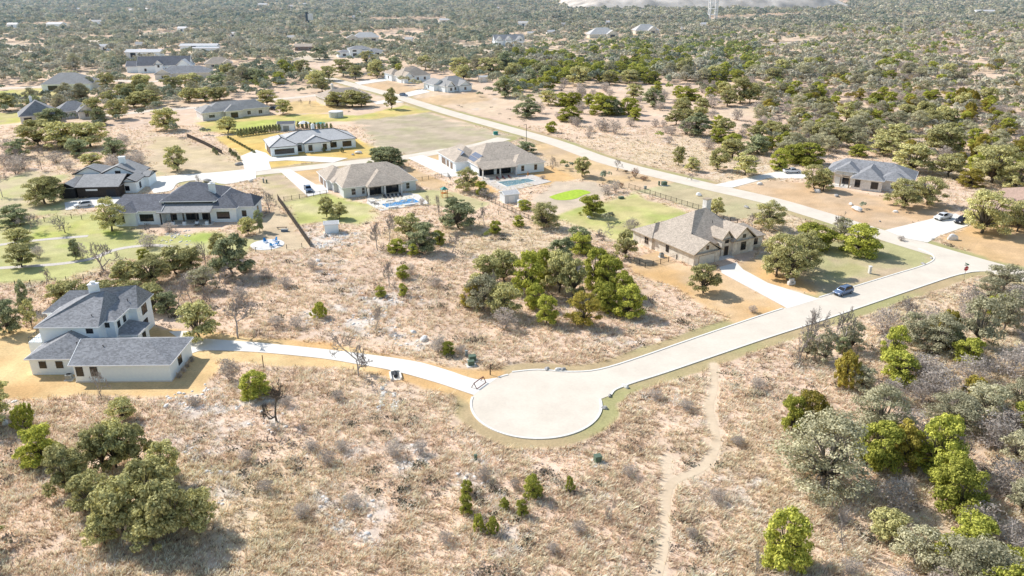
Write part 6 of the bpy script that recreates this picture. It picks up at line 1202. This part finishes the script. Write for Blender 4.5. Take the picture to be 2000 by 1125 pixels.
tint = g.uniform(1.05, 1.6, (N_, 1))*np.where(g.random((N_, 1)) < .12, .55, 1.06)*(.78+.5*fbm(X, Y, 3, 3, 511)[:, None]); cc = np.clip(np.repeat((col*.75+.25*np.array((.76, .60, .43)))*tint, nb*4, 0)*np.tile(np.array([.68, .68, 1.15, 1.15]), N_*nb)[:, None], 0, .93)
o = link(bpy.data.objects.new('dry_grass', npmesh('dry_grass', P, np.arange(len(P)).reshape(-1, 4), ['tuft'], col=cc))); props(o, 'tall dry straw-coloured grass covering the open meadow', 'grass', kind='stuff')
# low dark prickly-pear and twig patches in the meadow
X, Y = scatter(6000, 68, 420, .9); c0, wild = ground(X, Y); on = (wild > .75) & (fbm(X, Y, 9, 4, 601) > .58)
for p in list(DRIVE.values())+[LANE]: on &= sdist(X, Y, p) < -1
X, Y = X[on], Y[on]; n_ = 26; C = np.stack([np.repeat(X, n_)+rng.normal(size=len(X)*n_)*.5, np.repeat(Y, n_)+rng.normal(size=len(X)*n_)*.5, np.abs(rng.normal(size=len(X)*n_))*.25+.05], -1)
P, Q_ = leaf_quads(C, .3, rng, .1, 1.2); kk = np.where(rng.random((len(X), 1)) < .5, np.array([[.16, .15, .11]]), np.array([[.30, .25, .21]])); o = link(bpy.data.objects.new('low_brush', npmesh('low_brush', P, Q_, ['tuft'], col=np.repeat(kk*rng.uniform(.7, 1.3, (len(X), 1)), n_*4, 0)))); props(o, 'low dark brush and prickly pear scattered through the dry grass', 'brush', kind='stuff')
# ornamental grasses by the garage end
for i in range(4):
    g = np.random.default_rng(700+i); n_ = 90; a2 = g.uniform(0, 6.28, n_); C = np.stack([np.cos(a2)*.5*g.random(n_), np.sin(a2)*.5*g.random(n_), g.uniform(.1, .9, n_)], -1); P, Q_ = leaf_quads(C, .16, g, 0, 4., np.repeat([[0, 0, 1.]], n_, 0))
    o = link(bpy.data.objects.new('ornamental_grass', npmesh('ornamental_grass', P, Q_, ['L_scrub']))); x, y = local((-58.9, 119.5), 1, .8, 1.5+i*2.0); o.location = (x, y, 0); props(o, 'tan ornamental grass clump against the white garage end wall, %s of four' % ['front', 'second', 'third', 'rear'][i], 'ornamental grass', 'grass clumps by the garage')
# ------------------------------------------------------------------ quarry and its tower, far right
g = np.random.default_rng(5); nx_, ny_ = 120, 30
ux = np.linspace(0, 1, nx_); vy = np.linspace(0, 1, ny_); UX, VY = np.meshgrid(ux, vy, indexing='xy')
xl, yl = at(1100, 28); QX = xl+UX*560; QY = 1420+VY*460+UX*60
pro = np.clip(UX*9, 0, 1)*np.clip((1-UX)*6, 0, 1)*np.sin(PI*np.clip(VY*1.02, 0, 1))**.6
QZ = pro*(20+34*fbm(QX, QY, 120, 4, 9)+34*(np.abs(fbm(QX, QY, 46, 5, 10)-.5))+14*UX)-.6
id_ = np.arange(nx_*ny_).reshape(ny_, nx_); M['quarry'] = mat('quarry_white', (.60, .55, .49), .95, .5, .035, detail=10)
o = link(bpy.data.objects.new('quarry_terrain', npmesh('quarry_terrain', np.stack([QX, QY, QZ], -1).reshape(-1, 3), np.stack([id_[:-1, :-1], id_[:-1, 1:], id_[1:, 1:], id_[1:, :-1]], -1).reshape(-1, 4), ['quarry']))); props(o, kind='structure')
x, y = at(1391, 38); e = empty('plant_tower', (x, y), .1, 'white steel plant tower with legs standing in front of the pale quarry', 'tower')
for sx in (-5, 5):
    for sy in (-4, 4): k = MB(); k.box(sx-.8, sx+.8, sy-.8, sy+.8, 0, 30); k.build('leg', 'white_paint', e)
k = MB()
for z in (6, 14, 22): k.box(-5.4, 5.4, -4.4, 4.4, z, z+1)
k.bar((-5, -4.9, 6), (5, -4.9, 14), .6).bar((5, -4.92, 14), (-5, -4.92, 22), .6); k.build('bracing', 'white_paint', e)
k = MB(); k.box(-6.5, 6.5, -5.5, 5.5, 30, 42); k.cyl(0, 0, 42, 50, 4, 2, 14); k.build('hopper', 'metal_roof', e)
k = MB(); k.box(-18, -7, -5, 5, 0, 5); k.build('shed', 'util_grey', e)

# ------------------------------------------------------------------ blue scatter box added for distant haze, begun beyond the near ground
hm = bpy.data.materials.new('haze'); hm.use_nodes = True; t = hm.node_tree; t.nodes.clear(); out = t.nodes.new('ShaderNodeOutputMaterial'); vs = t.nodes.new('ShaderNodeVolumeScatter')
vs.inputs['Color'].default_value = (.42, .70, 1, 1); vs.inputs['Density'].default_value = .00019; vs.inputs['Anisotropy'].default_value = .25; t.links.new(vs.outputs[0], out.inputs['Volume']); M['haze'] = hm
k = MB(); k.box(-4600, 4600, 420, 5400, -40, 240); props(k.build('haze', 'haze'), kind='structure')
